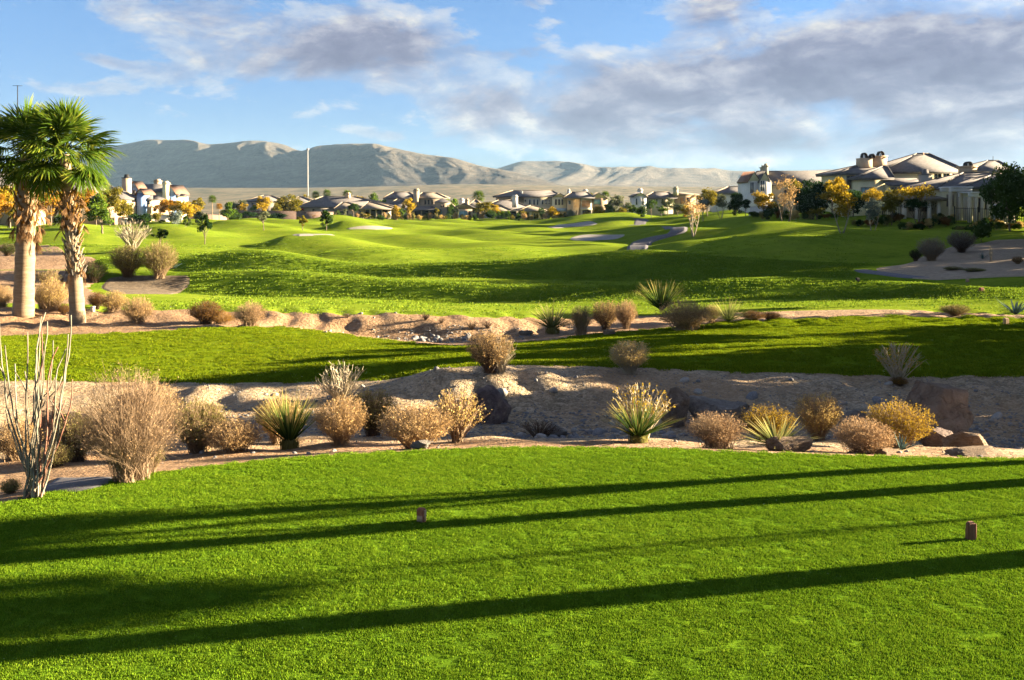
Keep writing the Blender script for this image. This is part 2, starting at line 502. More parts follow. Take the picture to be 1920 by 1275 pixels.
class MB:
    """collects faces; build() links them as one mesh object"""
    def __init__(s):
        s.v, s.q, s.t, s.a, s.n = [], [], [], [], 0

    def add(s, v, q=None, t=None, a=0.5):
        v = np.asarray(v, dtype=np.float64).reshape(-1, 3)
        s.v.append(v)
        s.a.append(np.broadcast_to(np.asarray(a, dtype=np.float64), (len(v),)) if np.ndim(a) == 0 else np.asarray(a, dtype=np.float64))
        if q is not None and len(q):
            s.q.append(np.asarray(q, dtype=np.int64).reshape(-1, 4) + s.n)
        if t is not None and len(t):
            s.t.append(np.asarray(t, dtype=np.int64).reshape(-1, 3) + s.n)
        s.n += len(v)
        return s

    def box(s, x0, x1, y0, y1, z0, z1, a=0.5):
        v = [(x, y, z) for z in (z0, z1) for y in (y0, y1) for x in (x0, x1)]
        return s.add(v, [(0, 2, 3, 1), (4, 5, 7, 6), (0, 1, 5, 4), (1, 3, 7, 5), (3, 2, 6, 7), (2, 0, 4, 6)], a=a)

    def tube(s, pts, rad, n=6, a=0.5, cap=True):
        pts = np.asarray(pts, dtype=np.float64)
        k = len(pts)
        rad = np.broadcast_to(np.asarray(rad, dtype=np.float64), (k,))
        tan = np.gradient(pts, axis=0)
        tan /= np.linalg.norm(tan, axis=1, keepdims=True) + 1e-9
        ref = np.array([1.0, 0.13, 0.07]) if abs(tan[0][2]) > 0.7 else np.array([0.05, 0.1, 1.0])
        u = np.cross(tan, ref)
        u /= np.linalg.norm(u, axis=1, keepdims=True) + 1e-9
        w = np.cross(tan, u)
        th = np.arange(n) * 2 * np.pi / n
        ring = pts[:, None, :] + rad[:, None, None] * (u[:, None, :] * np.cos(th)[None, :, None] + w[:, None, :] * np.sin(th)[None, :, None])
        v = ring.reshape(-1, 3)
        i = np.arange(k - 1)[:, None] * n
        j = np.arange(n)[None, :]
        jn = (j + 1) % n
        q = np.stack([i + j, i + jn, i + n + jn, i + n + j], -1).reshape(-1, 4)
        aa = np.repeat(np.broadcast_to(np.asarray(a, dtype=np.float64), (k,)), n)
        t = None
        if cap:
            v = np.vstack([v, pts[-1:], pts[:1]])
            aa = np.concatenate([aa, aa[-1:], aa[:1]])
            c = k * n
            t = [((k - 1) * n + x, (k - 1) * n + (x + 1) % n, c) for x in range(n)] + [((x + 1) % n, x, c + 1) for x in range(n)]
        return s.add(v, q, t, aa)

    def ribbons(s, P, wid, side, a):
        """P (N,K,3) centre lines, wid (N,K) half widths, side (N,3) sideways unit vectors, a (N,K)"""
        Nn, K = P.shape[:2]
        L = P - side[:, None, :] * wid[:, :, None]
        Rr = P + side[:, None, :] * wid[:, :, None]
        v = np.stack([L, Rr], 2).reshape(-1, 3)
        b = (np.arange(Nn)[:, None] * K + np.arange(K - 1)[None, :]) * 2
        q = np.stack([b, b + 1, b + 3, b + 2], -1).reshape(-1, 4)
        return s.add(v, q, a=np.repeat(a.reshape(-1), 2))

    def quads(s, c, u, w, a):
        """N quads: centre c, half axes u and w"""
        v = np.stack([c - u - w, c + u - w, c + u + w, c - u + w], 1).reshape(-1, 3)
        q = np.arange(len(c) * 4).reshape(-1, 4)
        return s.add(v, q, a=np.repeat(a, 4))

    def mesh(s, name, mat=None, smooth=False):
        v = np.concatenate(s.v)
        q = np.concatenate(s.q) if s.q else np.zeros((0, 4), np.int64)
        t = np.concatenate(s.t) if s.t else np.zeros((0, 3), np.int64)
        me = bpy.data.meshes.new(name)
        me.vertices.add(len(v))
        me.vertices.foreach_set('co', v.astype(np.float32).ravel())
        loops = np.concatenate([q.ravel(), t.ravel()])
        me.loops.add(len(loops))
        me.loops.foreach_set('vertex_index', loops.astype(np.int32))
        nf = len(q) + len(t)
        me.polygons.add(nf)
        st = np.concatenate([np.arange(len(q)) * 4, len(q) * 4 + np.arange(len(t)) * 3])
        me.polygons.foreach_set('loop_start', st.astype(np.int32))
        if smooth:
            me.polygons.foreach_set('use_smooth', np.ones(nf, dtype=bool))
        at = me.attributes.new('tcol', 'FLOAT', 'POINT')
        at.data.foreach_set('value', np.concatenate(s.a).astype(np.float32))
        me.update(calc_edges=True)
        me.validate()
        if mat:
            me.materials.append(MATS[mat])
        return me

    def build(s, name, mat, parent=None, smooth=False, kind=None):
        return link(name, s.mesh(name, mat, smooth), parent, kind)


def link(name, me, parent=None, kind=None):
    o = bpy.data.objects.new(name, me)
    COL.objects.link(o)
    if parent is not None:
        o.parent = parent
    if kind:
        o['kind'] = kind
    return o


def tag(o, label, cat, group=None):
    o['label'] = label
    o['category'] = cat
    if group:
        o['group'] = group
    return o


def thing(name, label, cat, loc=(0, 0, 0), rz=0.0, sc=(1, 1, 1), group=None):
    o = bpy.data.objects.new(name, None)
    o.empty_display_size = 0.3
    COL.objects.link(o)
    o.location = loc
    o.rotation_euler = (0, 0, rz)
    o.scale = sc if not isinstance(sc, (int, float)) else (sc, sc, sc)
    return tag(o, label, cat, group)


def omat(o, mat):
    o.material_slots[0].link = 'OBJECT'
    o.material_slots[0].material = MATS[mat]
    return o


def unit(v):
    return v / (np.linalg.norm(v, axis=-1, keepdims=True) + 1e-9)

# ------------------------------------------------------------------ terrain


def pchip(x, y, xi):
    """monotone cubic along axis 0"""
    x = np.asarray(x, float)
    y = np.asarray(y, float)
    h = np.diff(x)
    sh = (-1,) + (1,) * (y.ndim - 1)
    dl = np.diff(y, axis=0) / h.reshape(sh)
    m_ = np.zeros_like(y)
    a, b = dl[:-1], dl[1:]
    w1 = (2 * h[1:] + h[:-1]).reshape(sh)
    w2 = (h[1:] + 2 * h[:-1]).reshape(sh)
    ok = a * b > 0
    with np.errstate(divide='ignore', invalid='ignore'):
        hm = (w1 + w2) / (w1 / a + w2 / b)
    m_[1:-1] = np.where(ok, hm, 0)
    m_[0], m_[-1] = dl[0], dl[-1]
    xi = np.clip(np.asarray(xi, float), x[0], x[-1])
    i = np.clip(np.searchsorted(x, xi, side='right') - 1, 0, len(x) - 2)
    hh = h[i].reshape((-1,) + (1,) * (y.ndim - 1))
    t = ((xi - x[i]).reshape(hh.shape)) / hh
    return ((1 + 2 * t) * (1 - t) ** 2 * y[i] + t * (1 - t) ** 2 * hh * m_[i] + t * t * (3 - 2 * t) * y[i + 1] + t * t * (t - 1) * hh * m_[i + 1])


CP = [0, 240, 480, 720, 860, 960, 1200, 1440, 1680, 1920]
# per station: list over CP of (distance, photograph row)
zr = lambda d, z: (d, HY + (CAMZ - z) * F / d)
tee_y = [945, 897, 865, 848, 842, 839, 841, 850, 857, 861]
ST = []
ST.append([zr(2.2, 0)] * 10)
ST.append([zr((CAMZ) * F / (y - HY) - 0.9, 0.0) for y in tee_y])                # 1 tee, before the crest
ST.append([zr((CAMZ + .04) * F / (y - HY), -0.04) for y in tee_y])              # 2 tee edge
ST.append([(12.9, 920), (13.9, 880), (14.3, 862), (14.8, 846), (15.0, 841), (15.1, 839), (15.1, 840), (14.9, 846), (14.6, 856), (14.5, 861)])   # 3 foot
ST.append([(16, 868), (16.6, 850), (16.6, 838), (16.6, 832), (16.6, 827), (16.6, 825), (16.6, 828), (16.5, 834), (16.3, 843), (16.2, 850)])      # 4 shelf lip
ST.append([(19, 806), (19.6, 803), (19.4, 808), (19.3, 815), (19.2, 820), (19.2, 822), (19.2, 821), (19.2, 822), (19.1, 830), (19, 838)])        # 5
ST.append([(22, 766), (22, 768), (22, 774), (21.8, 782), (21.5, 792), (21.4, 797), (21.4, 793), (21.4, 797), (21.3, 808), (21, 817)])             # 6
ST.append([(26, 711), (26, 716), (26, 717), (26, 713), (26, 694), (26, 687), (26, 690), (26, 698), (25.6, 704), (25.2, 704)])                     # 7 lawn near edge
ST.append([(29, 668), (29, 668), (29.5, 668), (29, 672), (28.5, 670), (28.5, 664), (29, 655), (29.2, 655), (29.2, 655), (29, 657)])               # 8
ST.append([(33.5, 628), (33.5, 625), (35, 612), (33, 635), (31.6, 649), (32, 645), (34.5, 620), (37.4, 597), (38, 594), (38, 594)])               # 9 lawn far edge
ST.append([(35.5, 610), (36, 608), (37, 606), (36.8, 637), (36.4, 638), (36.4, 633), (37, 612), (39.4, 600), (40, 590), (40, 592)])               # 10 second wash
ST.append([(40, 575), (40, 580), (40, 583), (39.6, 589), (39.4, 591), (40.2, 594), (43.5, 592), (44, 584), (43.0, 580.5), (40.4, 590.5)])               # 11 fairway near edge
ST.append([(51, 540), (53, 545), (54.3, 556), (54.9, 561), (54.8, 564), (54.3, 566), (52, 563), (51, 560), (51, 560), (47, 560)])                 # 12 foot of the first mound
ST.append([(55, 508), (56, 510), (56.2, 506), (57, 521), (57, 530), (57, 536), (56, 540), (53.4, 532), (53.4, 533), (51, 540)])                   # 13 crest
cr_ = [CAMZ - d_ * (y_ - HY) / F for d_, y_ in ST[-1]]
ST.append([zr(p_[0] + 3.4, z_ - .62) for p_, z_ in zip(ST[-1], cr_)])           # 14 back of the crest
ST.append([zr(67, -1.3), zr(71, -1.6), zr(72.4, -2.0), zr(73.2, -2.15), zr(73, -2.25), zr(72.6, -2.3), zr(70, -2.3), zr(62, -1.75), zr(60, -1.45), (57, 525)])  # 14
ST.append([(74, 480), (74, 484), (74.6, 483), (75.5, 495), (75.5, 494), (75.5, 491), (75, 487), (74, 485), (70, 495), (68, 488)])                 # 15 ridge
cr_ = [CAMZ - d_ * (y_ - HY) / F for d_, y_ in ST[-1]]
ST.append([zr(p_[0] + 3.6, z_ - (.55 if i_ < 7 else -.1)) for i_, (p_, z_) in enumerate(zip(ST[-1], cr_))])
ST.append([zr(84, -1.5), zr(84, -1.9), zr(84, -2.0), zr(84, -2.0), zr(84, -2.0), zr(84, -2.0), zr(84, -1.9), (82, 470), (80, 468), (78, 466)])    # 16
ST.append([(110, 448), (110, 450), (110, 452), (110, 458), (110, 460), (110, 460), (110, 462), (108, 436), (104, 440), (92, 444)])                # 17
ST.append([(150, 428), (150, 430), (150, 426), (150, 432), (150, 435), (150, 436), (150, 428), (135, 406), (122, 412), (105, 427)])               # 18
ST.append([(200, 419), (200, 417), (200, 415), (200, 418), (200, 420), (200, 420), (200, 410), zr(200, 1.4), zr(200, 1.6), zr(200, 1.6)])         # 19
ST.append([zr(280, -1.5)] * 6 + [zr(280, -1.2), zr(280, 1.0), zr(280, 1.5), zr(280, 1.5)])                                                        # 20
ST.append([zr(420, -1.5)] * 10)                                                                                                                    # 21
ST.append([zr(900, 3.5)] * 10)
ST.append([(1500, y_) for y_ in (352, 352, 353, 350, 346, 347, 350, 351, 351, 351)])
ST.append([zr(2300, 19.0)] * 10)
ST.append([zr(5400, 60.0)] * 10)
ROWS = [24, 10, 8, 10, 14, 14, 16, 10, 10, 16, 10, 16, 18, 10, 12, 16, 10, 14, 28, 34, 34, 22, 10, 8, 14, 8, 8]

SD = np.array([[p_[0] for p_ in r] for r in ST])        # stations x columns
SZ = np.array([[CAMZ - p_[0] * (p_[1] - HY) / F for p_ in r] for r in ST])
pxs = np.concatenate([np.arange(-1100, -40, 26), np.arange(-40, 1961, 4), np.arange(1984, 3050, 26)]).astype(float)
sv = np.concatenate([i + np.arange(n) / n for i, n in enumerate(ROWS)] + [[len(ROWS)]])
row_start = np.concatenate([[0], np.cumsum(ROWS)])


def surf(px, s):
    d = pchip(np.arange(len(ST)), pchip(CP, SD.T, px).T, s)     # rows x cols
    z = pchip(np.arange(len(ST)), pchip(CP, SZ.T, px).T, s)
    return d, z


def sstep(a, b, x):
    t = np.clip((x - a) / (b - a), 0, 1)
    return t * t * (3 - 2 * t)


# mounds of the golf course: photograph column, distance, radii (across, along), height
# (column, distance, radius left, right, front, back, height)
MOUNDS = [(545, 101, 3.2, 8, 3.2, 7, 1.35), (480, 76, 4, 7, 3, 5, .5), (650, 150, 3.5, 7, 3.5, 6, 1.3), (620, 205, 4, 8, 4, 7, 1.3),
          (300, 120, 3, 8, 3.5, 7, .9), (255, 92, 3, 8, 3, 6, .65), (130, 140, 4, 9, 4, 7, .8), (340, 78, 2.5, 6, 2.5, 5, .45), (425, 160, 3.5, 8, 4, 7, 1.1), (440, 128, 3, 8, 3.5, 6, .9), (60, 105, 4, 9, 3.5, 7, .6), (190, 105, 3, 8, 3, 6, .6),
          (640, 92, 2.5, 6, 2.2, 4, .45), (760, 118, 5, 12, 4, 7, .45), (900, 140, 6, 12, 4, 7, .55), (820, 96, 5, 11, 3.5, 6, .35), (980, 104, 6, 11, 3.5, 6, .4), (1010, 165, 8, 10, 4, 7, .7),
          (1160, 165, 5, 8, 4, 7, 1.4), (1120, 205, 9, 10, 5, 8, 1.6), (1232, 116, 4, 7, 3.5, 6, 1.2), (1100, 128, 5, 8, 3.5, 6, .7),
          (1350, 86, 5, 8, 2.6, 5, 1.1), (1480, 80, 5, 8, 2.6, 5, 1.0), (1620, 88, 5, 8, 2.6, 5, 1.0), (1430, 104, 6, 8, 3, 5, 1.0), (1560, 101, 5, 7, 2.6, 5, .9), (1700, 96, 5, 7, 2.6, 5, .7), (1290, 98, 4, 6, 3, 5, .7),
          (272, 58.3, 3.2, 2.4, 1.5, 3, .6), (830, 24.4, 1.5, 1.9, 1.0, 1.2, .42), (1060, 24.4, 2.0, 2.2, 1.2, 1.2, .16), (1040, 76, 8, 10, 3, 5, .35), (1230, 76, 6, 8, 3, 5, .35), (1330, 54.5, 4, 6, 2, 4, .3), (1500, 54.5, 5, 7, 2, 4, .25)]


def undul(x, y):
    d = y
    m_ = sstep(44, 60, d) * (1 - sstep(330, 600, d))
    u = (0.10 * np.sin(x * .21 + 1.3 + .8 * np.sin(y * .11)) * np.sin(y * .24 + .4) + 0.07 * np.sin(x * .43 + y * .19 + 2.0) + 0.05 * np.sin(x * .17 - y * .51 + .7))
    z = m_ * u * (0.9 + 1.6 * sstep(60, 110, d))
    for (px, dd, ra, ra2, rb, rb2, h) in MOUNDS:
        u_ = x - (px - CX) / F * dd
        v_ = y - dd
        z = z + h * np.exp(-(u_ / np.where(u_ < 0, ra, ra2)) ** 2 - (v_ / np.where(v_ < 0, rb, rb2)) ** 2)
    # small lumps of the two washes
    w1 = sstep(14.6, 16.5, d) * (1 - sstep(25, 26.2, d)) + sstep(34, 36, d) * (1 - sstep(41, 44, d))
    l = np.sin(x * 1.9 + 1.1 * np.sin(y * 1.3)) * np.sin(y * 2.1 + .6 * x) * .6 + np.sin(x * 4.3 - y * 2.2) * np.sin(y * 3.9 + 1) * .35
    rill = np.abs(np.sin(x * 2.6 + .9 * np.sin(y * 1.1) + .4 * y)) ** 3 * (.5 + .5 * np.sin(x * .7 + 1))
    z = z + w1 * (0.08 * l - 0.10 * rill * sstep(22, 23.5, d))
    # low swells of the lower lawn
    w2 = sstep(26, 28, d) * (1 - sstep(33, 36, d))
    z = z + w2 * 0.05 * np.sin(x * .5 + .6) * np.sin(y * .6)
    return z


# lookup table  (column, log distance) -> height
TPX = np.arange(-1100, 3051, 8.0)
_d, _z = surf(TPX, sv)
TLD = np.linspace(math.log(2.3), math.log(2690), 1500)
TZ = np.stack([np.interp(TLD, np.log(_d[:, i]), _z[:, i]) for i in range(len(TPX))], 1)


def Hn(x, y):
    x = np.asarray(x, float)
    y = np.asarray(y, float)
    ys = np.maximum(y, 2.31)
    px = np.clip((CX + F * x / ys - TPX[0]) / 8.0, 0, len(TPX) - 1.001)
    ld = np.clip((np.log(ys) - TLD[0]) / (TLD[1] - TLD[0]), 0, len(TLD) - 1.001)
    i, j = px.astype(int), ld.astype(int)
    fi, fj = px - i, ld - j
    z = (TZ[j, i] * (1 - fi) + TZ[j, i + 1] * fi) * (1 - fj) + (TZ[j + 1, i] * (1 - fi) + TZ[j + 1, i + 1] * fi) * fj
    return z + undul(x, y)


def H(x, y):
    return float(Hn(np.array([x]), np.array([y]))[0])


def hit(px, py, dmin=4.0, dmax=900.0):
    """where the line of sight through a photograph pixel meets the ground"""
    d = np.exp(np.linspace(math.log(dmin), math.log(dmax), 6000))
    x = (px - CX) / F * d
    z = CAMZ - (py - HY) / F * d
    k = np.nonzero(z <= Hn(x, d))[0]
    i = k[0] if len(k) else len(d) - 1
    return Vector((x[i], d[i], H(x[i], d[i])))


def at(px, d):
    x = (px - CX) / F * d
    return Vector((x, d, H(x, d)))


gd, gz = surf(pxs, sv)
gx = (pxs[None, :] - CX) / F * gd
gz = gz + undul(gx, gd)


def ground(name, s0, s1, mat):
    r0, r1 = row_start[s0], row_start[s1]
    X, Y, Z = gx[r0:r1 + 1], gd[r0:r1 + 1], gz[r0:r1 + 1]
    nr, nc = X.shape
    i = np.arange(nr - 1)[:, None] * nc + np.arange(nc - 1)[None, :]
    q = np.stack([i, i + 1, i + nc + 1, i + nc], -1).reshape(-1, 4)
    return MB().add(np.stack([X, Y, Z], -1).reshape(-1, 3), q).build(name, mat, None, True, 'structure')


G_TEE = ground('tee_lawn', 0, 2, 'tee_grass')
G_SHELF = ground('planting_bed', 2, 4, 'shelf_dirt')
G_WASH = ground('gravel_wash', 4, 7, 'wash_gravel')
G_LAWN = ground('lower_lawn', 7, 9, 'lower_lawn_grass')
G_WASH2 = ground('upper_wash', 9, 11, 'shelf_dirt')
G_FAIR = ground('fairway', 11, 12, 'fairway_grass')
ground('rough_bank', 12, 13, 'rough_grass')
ground('fairway', 13, 15, 'fairway_grass')
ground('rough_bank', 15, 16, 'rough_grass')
ground('fairway', 16, 22, 'fairway_grass')
G_PLAIN = ground('desert_plain', 22, 27, 'desert_plain')
# lawn round and behind the camera, and the land all round
MB().add([(-60, -60, -.05), (60, -60, -.05), (60, 9, -.05), (-60, 9, -.05)], [(0, 1, 2, 3)]).build('tee_surround', 'tee_grass', None, False, 'structure')
MB().add([(-6200, -1500, -6), (6200, -1500, -6), (6200, 6800, -6), (-6200, 6800, -6)], [(0, 1, 2, 3)]).build('surrounding_desert', 'desert_plain', None, False, 'structure')


def drape(name, rows, mat, lift=0.04, nu=40, nt=40, kind='structure', world=False, jag=0.0, rise=0.0, seed=1):
    """a sheet of ground laid on the terrain; rows: (photo row, left column, right column)"""
    A, B = [], []
    for (py, a, b) in rows:
        A.append(hit(a, py))
        B.append(hit(b, py))
    A, B = np.array(A), np.array(B)
    tt = np.linspace(0, len(rows) - 1, nt)
    A = pchip(np.arange(len(rows)), A, tt)
    B = pchip(np.arange(len(rows)), B, tt)
    u = np.linspace(0, 1, nu)[None, :, None]
    P = A[:, None, :] * (1 - u) + B[:, None, :] * u
    X, Y = P[..., 0], P[..., 1]
    if jag:
        X = X + jag * np.sin(Y * 5.1 + seed) * np.sin(Y * 1.7)
    edge = np.minimum(np.minimum(np.arange(nu)[None, :], nu - 1 - np.arange(nu)[None, :]), np.minimum(np.arange(nt)[:, None], nt - 1 - np.arange(nt)[:, None]))
    Z = Hn(X, Y) + lift * np.minimum(edge, 3) / 3 - .012
    i = np.arange(nt - 1)[:, None] * nu + np.arange(nu - 1)[None, :]
    q = np.stack([i, i + 1, i + nu + 1, i + nu], -1).reshape(-1, 4)
    return MB().add(np.stack([X, Y, Z], -1).reshape(-1, 3), q).build(name, mat, None, True, kind)


drape('dirt_bed', [(572, -10, 262), (555, -20, 200), (535, -20, 170), (515, -20, 196), (500, -20, 190), (485, -20, 178), (470, -20, 120), (456, -20, 60)], 'tan_dirt', .05, 60, 60, jag=.2)
drape('dirt_island', [(552, 232, 318), (546, 200, 342), (535, 190, 355), (524, 200, 358), (516, 240, 352)], 'shaded_dirt', .045, 60, 40)
drape('dirt_slope', [(526, 1760, 1990), (520, 1690, 1990), (512, 1650, 1990), (504, 1640, 1990), (496, 1690, 1990), (482, 1725, 1990), (470, 1760, 1990), (458, 1820, 1990), (449, 1870, 1990)], 'pale_dirt', .05, 70, 70)
drape('cart_path', [(522, 1700, 1765), (516, 1650, 1705), (510, 1605, 1655), (506, 1600, 1622)], 'asphalt', .07, 20, 40)
drape('cart_path', [(470, 1172, 1214), (462, 1176, 1216), (454, 1186, 1226), (447, 1212, 1250), (441, 1244, 1270), (435, 1255, 1286), (430, 1246, 1290), (425, 1238, 1275)], 'asphalt', .13, 24, 80)
drape('cart_path', [(423, 1178, 1200), (418, 1188, 1212), (413, 1190, 1216), (410, 1186, 1210)], 'asphalt', .07, 20, 40)
drape('cart_path', [(925, 66, 128), (915, 72, 196), (905, 90, 215), (893, 105, 215)], 'asphalt', .03, 24, 20)
drape('sand_bunker', [(451, 1078, 1122), (449, 1068, 1150), (445, 1072, 1166), (441, 1090, 1172), (440, 1110, 1172)], 'sand', .06, 60, 30)
drape('sand_bunker', [(431, 655, 700), (429.5, 649, 735), (428, 655, 737), (427, 672, 734)], 'sand', .07, 60, 30)
drape('sand_bunker', [(443, 560, 622), (441, 548, 628), (439, 560, 620)], 'sand', .07, 50, 24)
drape('sand_bunker', [(428, 1040, 1046), (426, 1026, 1070), (423, 1040, 1110), (420, 1060, 1122)], 'sand', .08, 60, 30)

# ------------------------------------------------------------------ mountains


def fbm(P, oct_=5, ridged=False):
    out_ = np.zeros(len(P))
    for k in range(len(P)):
        v, am, fr = 0.0, 0.5, 1.0
        for _ in range(oct_):
            n_ = mnoise.noise(P[k] * fr)
            v += am * ((1 - abs(n_) * 2) if ridged else n_)
            am *= 0.5
            fr *= 2.03
        out_[k] = v
    return out_


def mountain(name, ridge, dep, dl, dr_, back, nc, nr, seed, gul, steep=.5):
    """a ridge standing between distance dl (left end) and dr_ (right end), its foot dep metres nearer"""
    rx = np.array([r[0] for r in ridge], float)
    ry = np.array([r[1] for r in ridge], float)
    px = np.linspace(rx[0], rx[-1], nc)
    ph = pchip(rx, ry, px)
    t = np.concatenate([np.linspace(0, 1, nr), 1 + np.linspace(0.05, 1, 14)])
    T, PX = np.meshgrid(t, px, indexing='ij')
    Dr = dl + (dr_ - dl) * (px - px[0]) / (px[-1] - px[0])
    wob = np.array([mnoise.noise(Vector((p_ * .004, seed, 0))) for p_ in px]) * 0.05
    Dr = Dr * (1 + wob)
    D0 = Dr - dep
    D = np.where(T <= 1, D0 + (Dr - D0) * T, Dr + back * (T - 1))
    zridge = CAMZ - (ph - HY) / F * Dr
    zb = CAMZ + D0 * 19.5 / F
    prof = np.where(T <= 1, steep * T + (1 - steep) * sstep(0.0, 1.0, T), 1 - (T - 1) * 1.05)
    P = [Vector((a_ * .011 + .9 * mnoise.noise(Vector((a_ * .006, b_ * 1.5, seed))), b_ * 1.1, seed)) for a_, b_ in zip(PX.ravel(), T.ravel())]
    n1 = fbm(P, 5, True).reshape(T.shape)
    P2 = [Vector((a_ * .03, b_ * 5.0, seed + 5)) for a_, b_ in zip(PX.ravel(), T.ravel())]
    n2 = fbm(P2, 4).reshape(T.shape)
    env = np.clip(T, 0, 1) * (1 - sstep(.75, 1.0, np.clip(T, 0, 1)) * .9) * 2.0
    Z = zb + (zridge[None, :] - zb) * (prof + gul * env * (n1 - .35) + .04 * env * n2) - np.where(T == 0, 12, 0)
    X = (PX - CX) / F * D
    i = np.arange(len(t) - 1)[:, None] * nc + np.arange(nc - 1)[None, :]
    q = np.stack([i, i + 1, i + nc + 1, i + nc], -1).reshape(-1, 4)
    return MB().add(np.stack([X, D, Z], -1).reshape(-1, 3), q).build(name, 'mountain_rock', None, True, 'structure')


mountain('mountain', [(-500, 330), (-200, 318), (0, 322), (120, 300), (190, 277), (235, 271), (280, 263), (345, 262), (390, 270), (440, 267), (480, 264), (530, 271), (566, 283), (600, 273), (640, 270), (690, 270), (740, 278), (800, 290), (850, 297), (900, 311), (960, 322), (1020, 338), (1080, 354)], 620, 5000, 2500, 900, 420, 90, 3.1, .12)
mountain('foothills', [(820, 352), (880, 330), (940, 314), (985, 303), (1040, 304), (1090, 307), (1140, 316), (1200, 313), (1260, 316), (1320, 316), (1380, 321), (1450, 322), (1560, 318), (1700, 322), (1900, 318), (2300, 330), (2600, 350)], 1100, 4300, 5300, 1200, 340, 80, 8.7, .20)

# ------------------------------------------------------------------ air
mh = bpy.data.materials.new('haze_air')
mh.use_nodes = True
mh.node_tree.nodes.clear()
MATS['haze_air'] = mh
gh = N(mh.node_tree)
vh = gh.new('ShaderNodeVolumePrincipled')
vh.inputs['Color'].default_value = (0.40, 0.66, 1.0, 1)
vh.inputs['Density'].default_value = 0.000031
vh.inputs['Anisotropy'].default_value = 0.0
oh = gh.new('ShaderNodeOutputMaterial')
mh.node_tree.links.new(vh.outputs[0], oh.inputs['Volume'])
MB().box(-6300, 6300, -1600, 6900, -7, 345).build('haze', 'haze_air', None, False, 'stuff')
SC.cycles.volume_bounces = 0

# ------------------------------------------------------------------ grass blades, pebbles (uncountable cover)


def scatter(name, pts, variants, mat, scales, label, cat, rots=None):
    """one object: clump meshes plus loose points, geometry nodes put a clump on every point"""
    mb = MB()
    vid = []
    for k, vmb in enumerate(variants):
        n0 = mb.n
        mb.add(np.concatenate(vmb.v), np.concatenate(vmb.q) if vmb.q else None, np.concatenate(vmb.t) if vmb.t else None)
        vid += [k] * (mb.n - n0)
    npt = len(pts)
    mb.add(pts)
    me = mb.mesh(name, mat)
    rs = np.random.RandomState(npt)
    is_pt = np.concatenate([np.zeros(len(vid), bool), np.ones(npt, bool)])
    vid = np.concatenate([vid, rs.randint(0, len(variants), npt)]).astype(np.int32)
    rz = np.concatenate([np.zeros(len(is_pt) - npt), rs.rand(npt) * 6.283 if rots is None else rots]).astype(np.float32)
    sc = np.concatenate([np.ones(len(is_pt) - npt), scales]).astype(np.float32)
    for nm, ty, arr in (('is_pt', 'BOOLEAN', is_pt), ('variant', 'INT', vid), ('rz', 'FLOAT', rz), ('sc', 'FLOAT', sc)):
        me.attributes.new(nm, ty, 'POINT').data.foreach_set('value', arr)
    o = link(name, me, None, 'stuff')
    tag(o, label, cat)
    tr = bpy.data.node_groups.new(name + '_nodes', 'GeometryNodeTree')
    tr.interface.new_socket('Geometry', in_out='INPUT', socket_type='NodeSocketGeometry')
    tr.interface.new_socket('Geometry', in_out='OUTPUT', socket_type='NodeSocketGeometry')
    nd, lk = tr.nodes, tr.links
    gi, go = nd.new('NodeGroupInput'), nd.new('NodeGroupOutput')

    def named(nm, ty):
        a = nd.new('GeometryNodeInputNamedAttribute')
        a.data_type = ty
        a.inputs['Name'].default_value = nm
        return a.outputs['Attribute']
    sg = nd.new('GeometryNodeSeparateGeometry')
    sg.domain = 'POINT'
    lk.new(gi.outputs[0], sg.inputs['Geometry'])
    lk.new(named('is_pt', 'BOOLEAN'), sg.inputs['Selection'])
    sp = nd.new('GeometryNodeSplitToInstances')
    sp.domain = 'FACE'
    lk.new(sg.outputs['Inverted'], sp.inputs['Geometry'])
    lk.new(named('variant', 'INT'), sp.inputs['Group ID'])
    ip = nd.new('GeometryNodeInstanceOnPoints')
    ip.inputs['Pick Instance'].default_value = True
    lk.new(sg.outputs['Selection'], ip.inputs['Points'])
    lk.new(sp.outputs['Instances'], ip.inputs['Instance'])
    lk.new(named('variant', 'INT'), ip.inputs['Instance Index'])
    cx_ = nd.new('ShaderNodeCombineXYZ')
    lk.new(named('rz', 'FLOAT'), cx_.inputs['Z'])
    lk.new(cx_.outputs[0], ip.inputs['Rotation'])
    lk.new(named('sc', 'FLOAT'), ip.inputs['Scale'])
    lk.new(ip.outputs[0], go.inputs[0])
    md = o.modifiers.new('scatter', 'NODES')
    md.node_group = tr
    return o


def clump(seed, size, n, blade_h, blade_w, lean=0.5):
    rs = np.random.RandomState(seed)
    b = np.c_[(rs.rand(n, 2) - .5) * size, np.full(n, -.004)]
    a = rs.rand(n) * 6.283
    le = rs.rand(n) * lean
    h = blade_h * (0.5 + .7 * rs.rand(n))
    tip = b + np.c_[np.cos(a) * le * h, np.sin(a) * le * h, h]
    mid = b * .5 + tip * .5 + np.c_[np.zeros((n, 2)), h * .08]
    sa = rs.rand(n) * 6.283
    side = np.c_[np.cos(sa), np.sin(sa), np.zeros(n)]
    w = blade_w * (0.7 + .6 * rs.rand(n))
    v = np.stack([b - side * w[:, None], b + side * w[:, None], mid + side * w[:, None] * .8, mid - side * w[:, None] * .8, tip], 1).reshape(-1, 3)
    i = np.arange(n)[:, None] * 5
    mb = MB()
    mb.add(v, (i + np.array([0, 1, 2, 3])), (i + np.array([3, 2, 4])))
    return mb


def polar_points(n, px0, px1, d0, d1, seed, power=1.0):
    rs = np.random.RandomState(seed)
    u = rs.rand(n)
    d = np.sqrt(d0 ** 2 + (d1 ** 2 - d0 ** 2) * u) if power == 1 else d0 + (d1 - d0) * u ** power
    px = px0 + (px1 - px0) * rs.rand(n)
    x = (px - CX) / F * d
    return px, x, d, rs


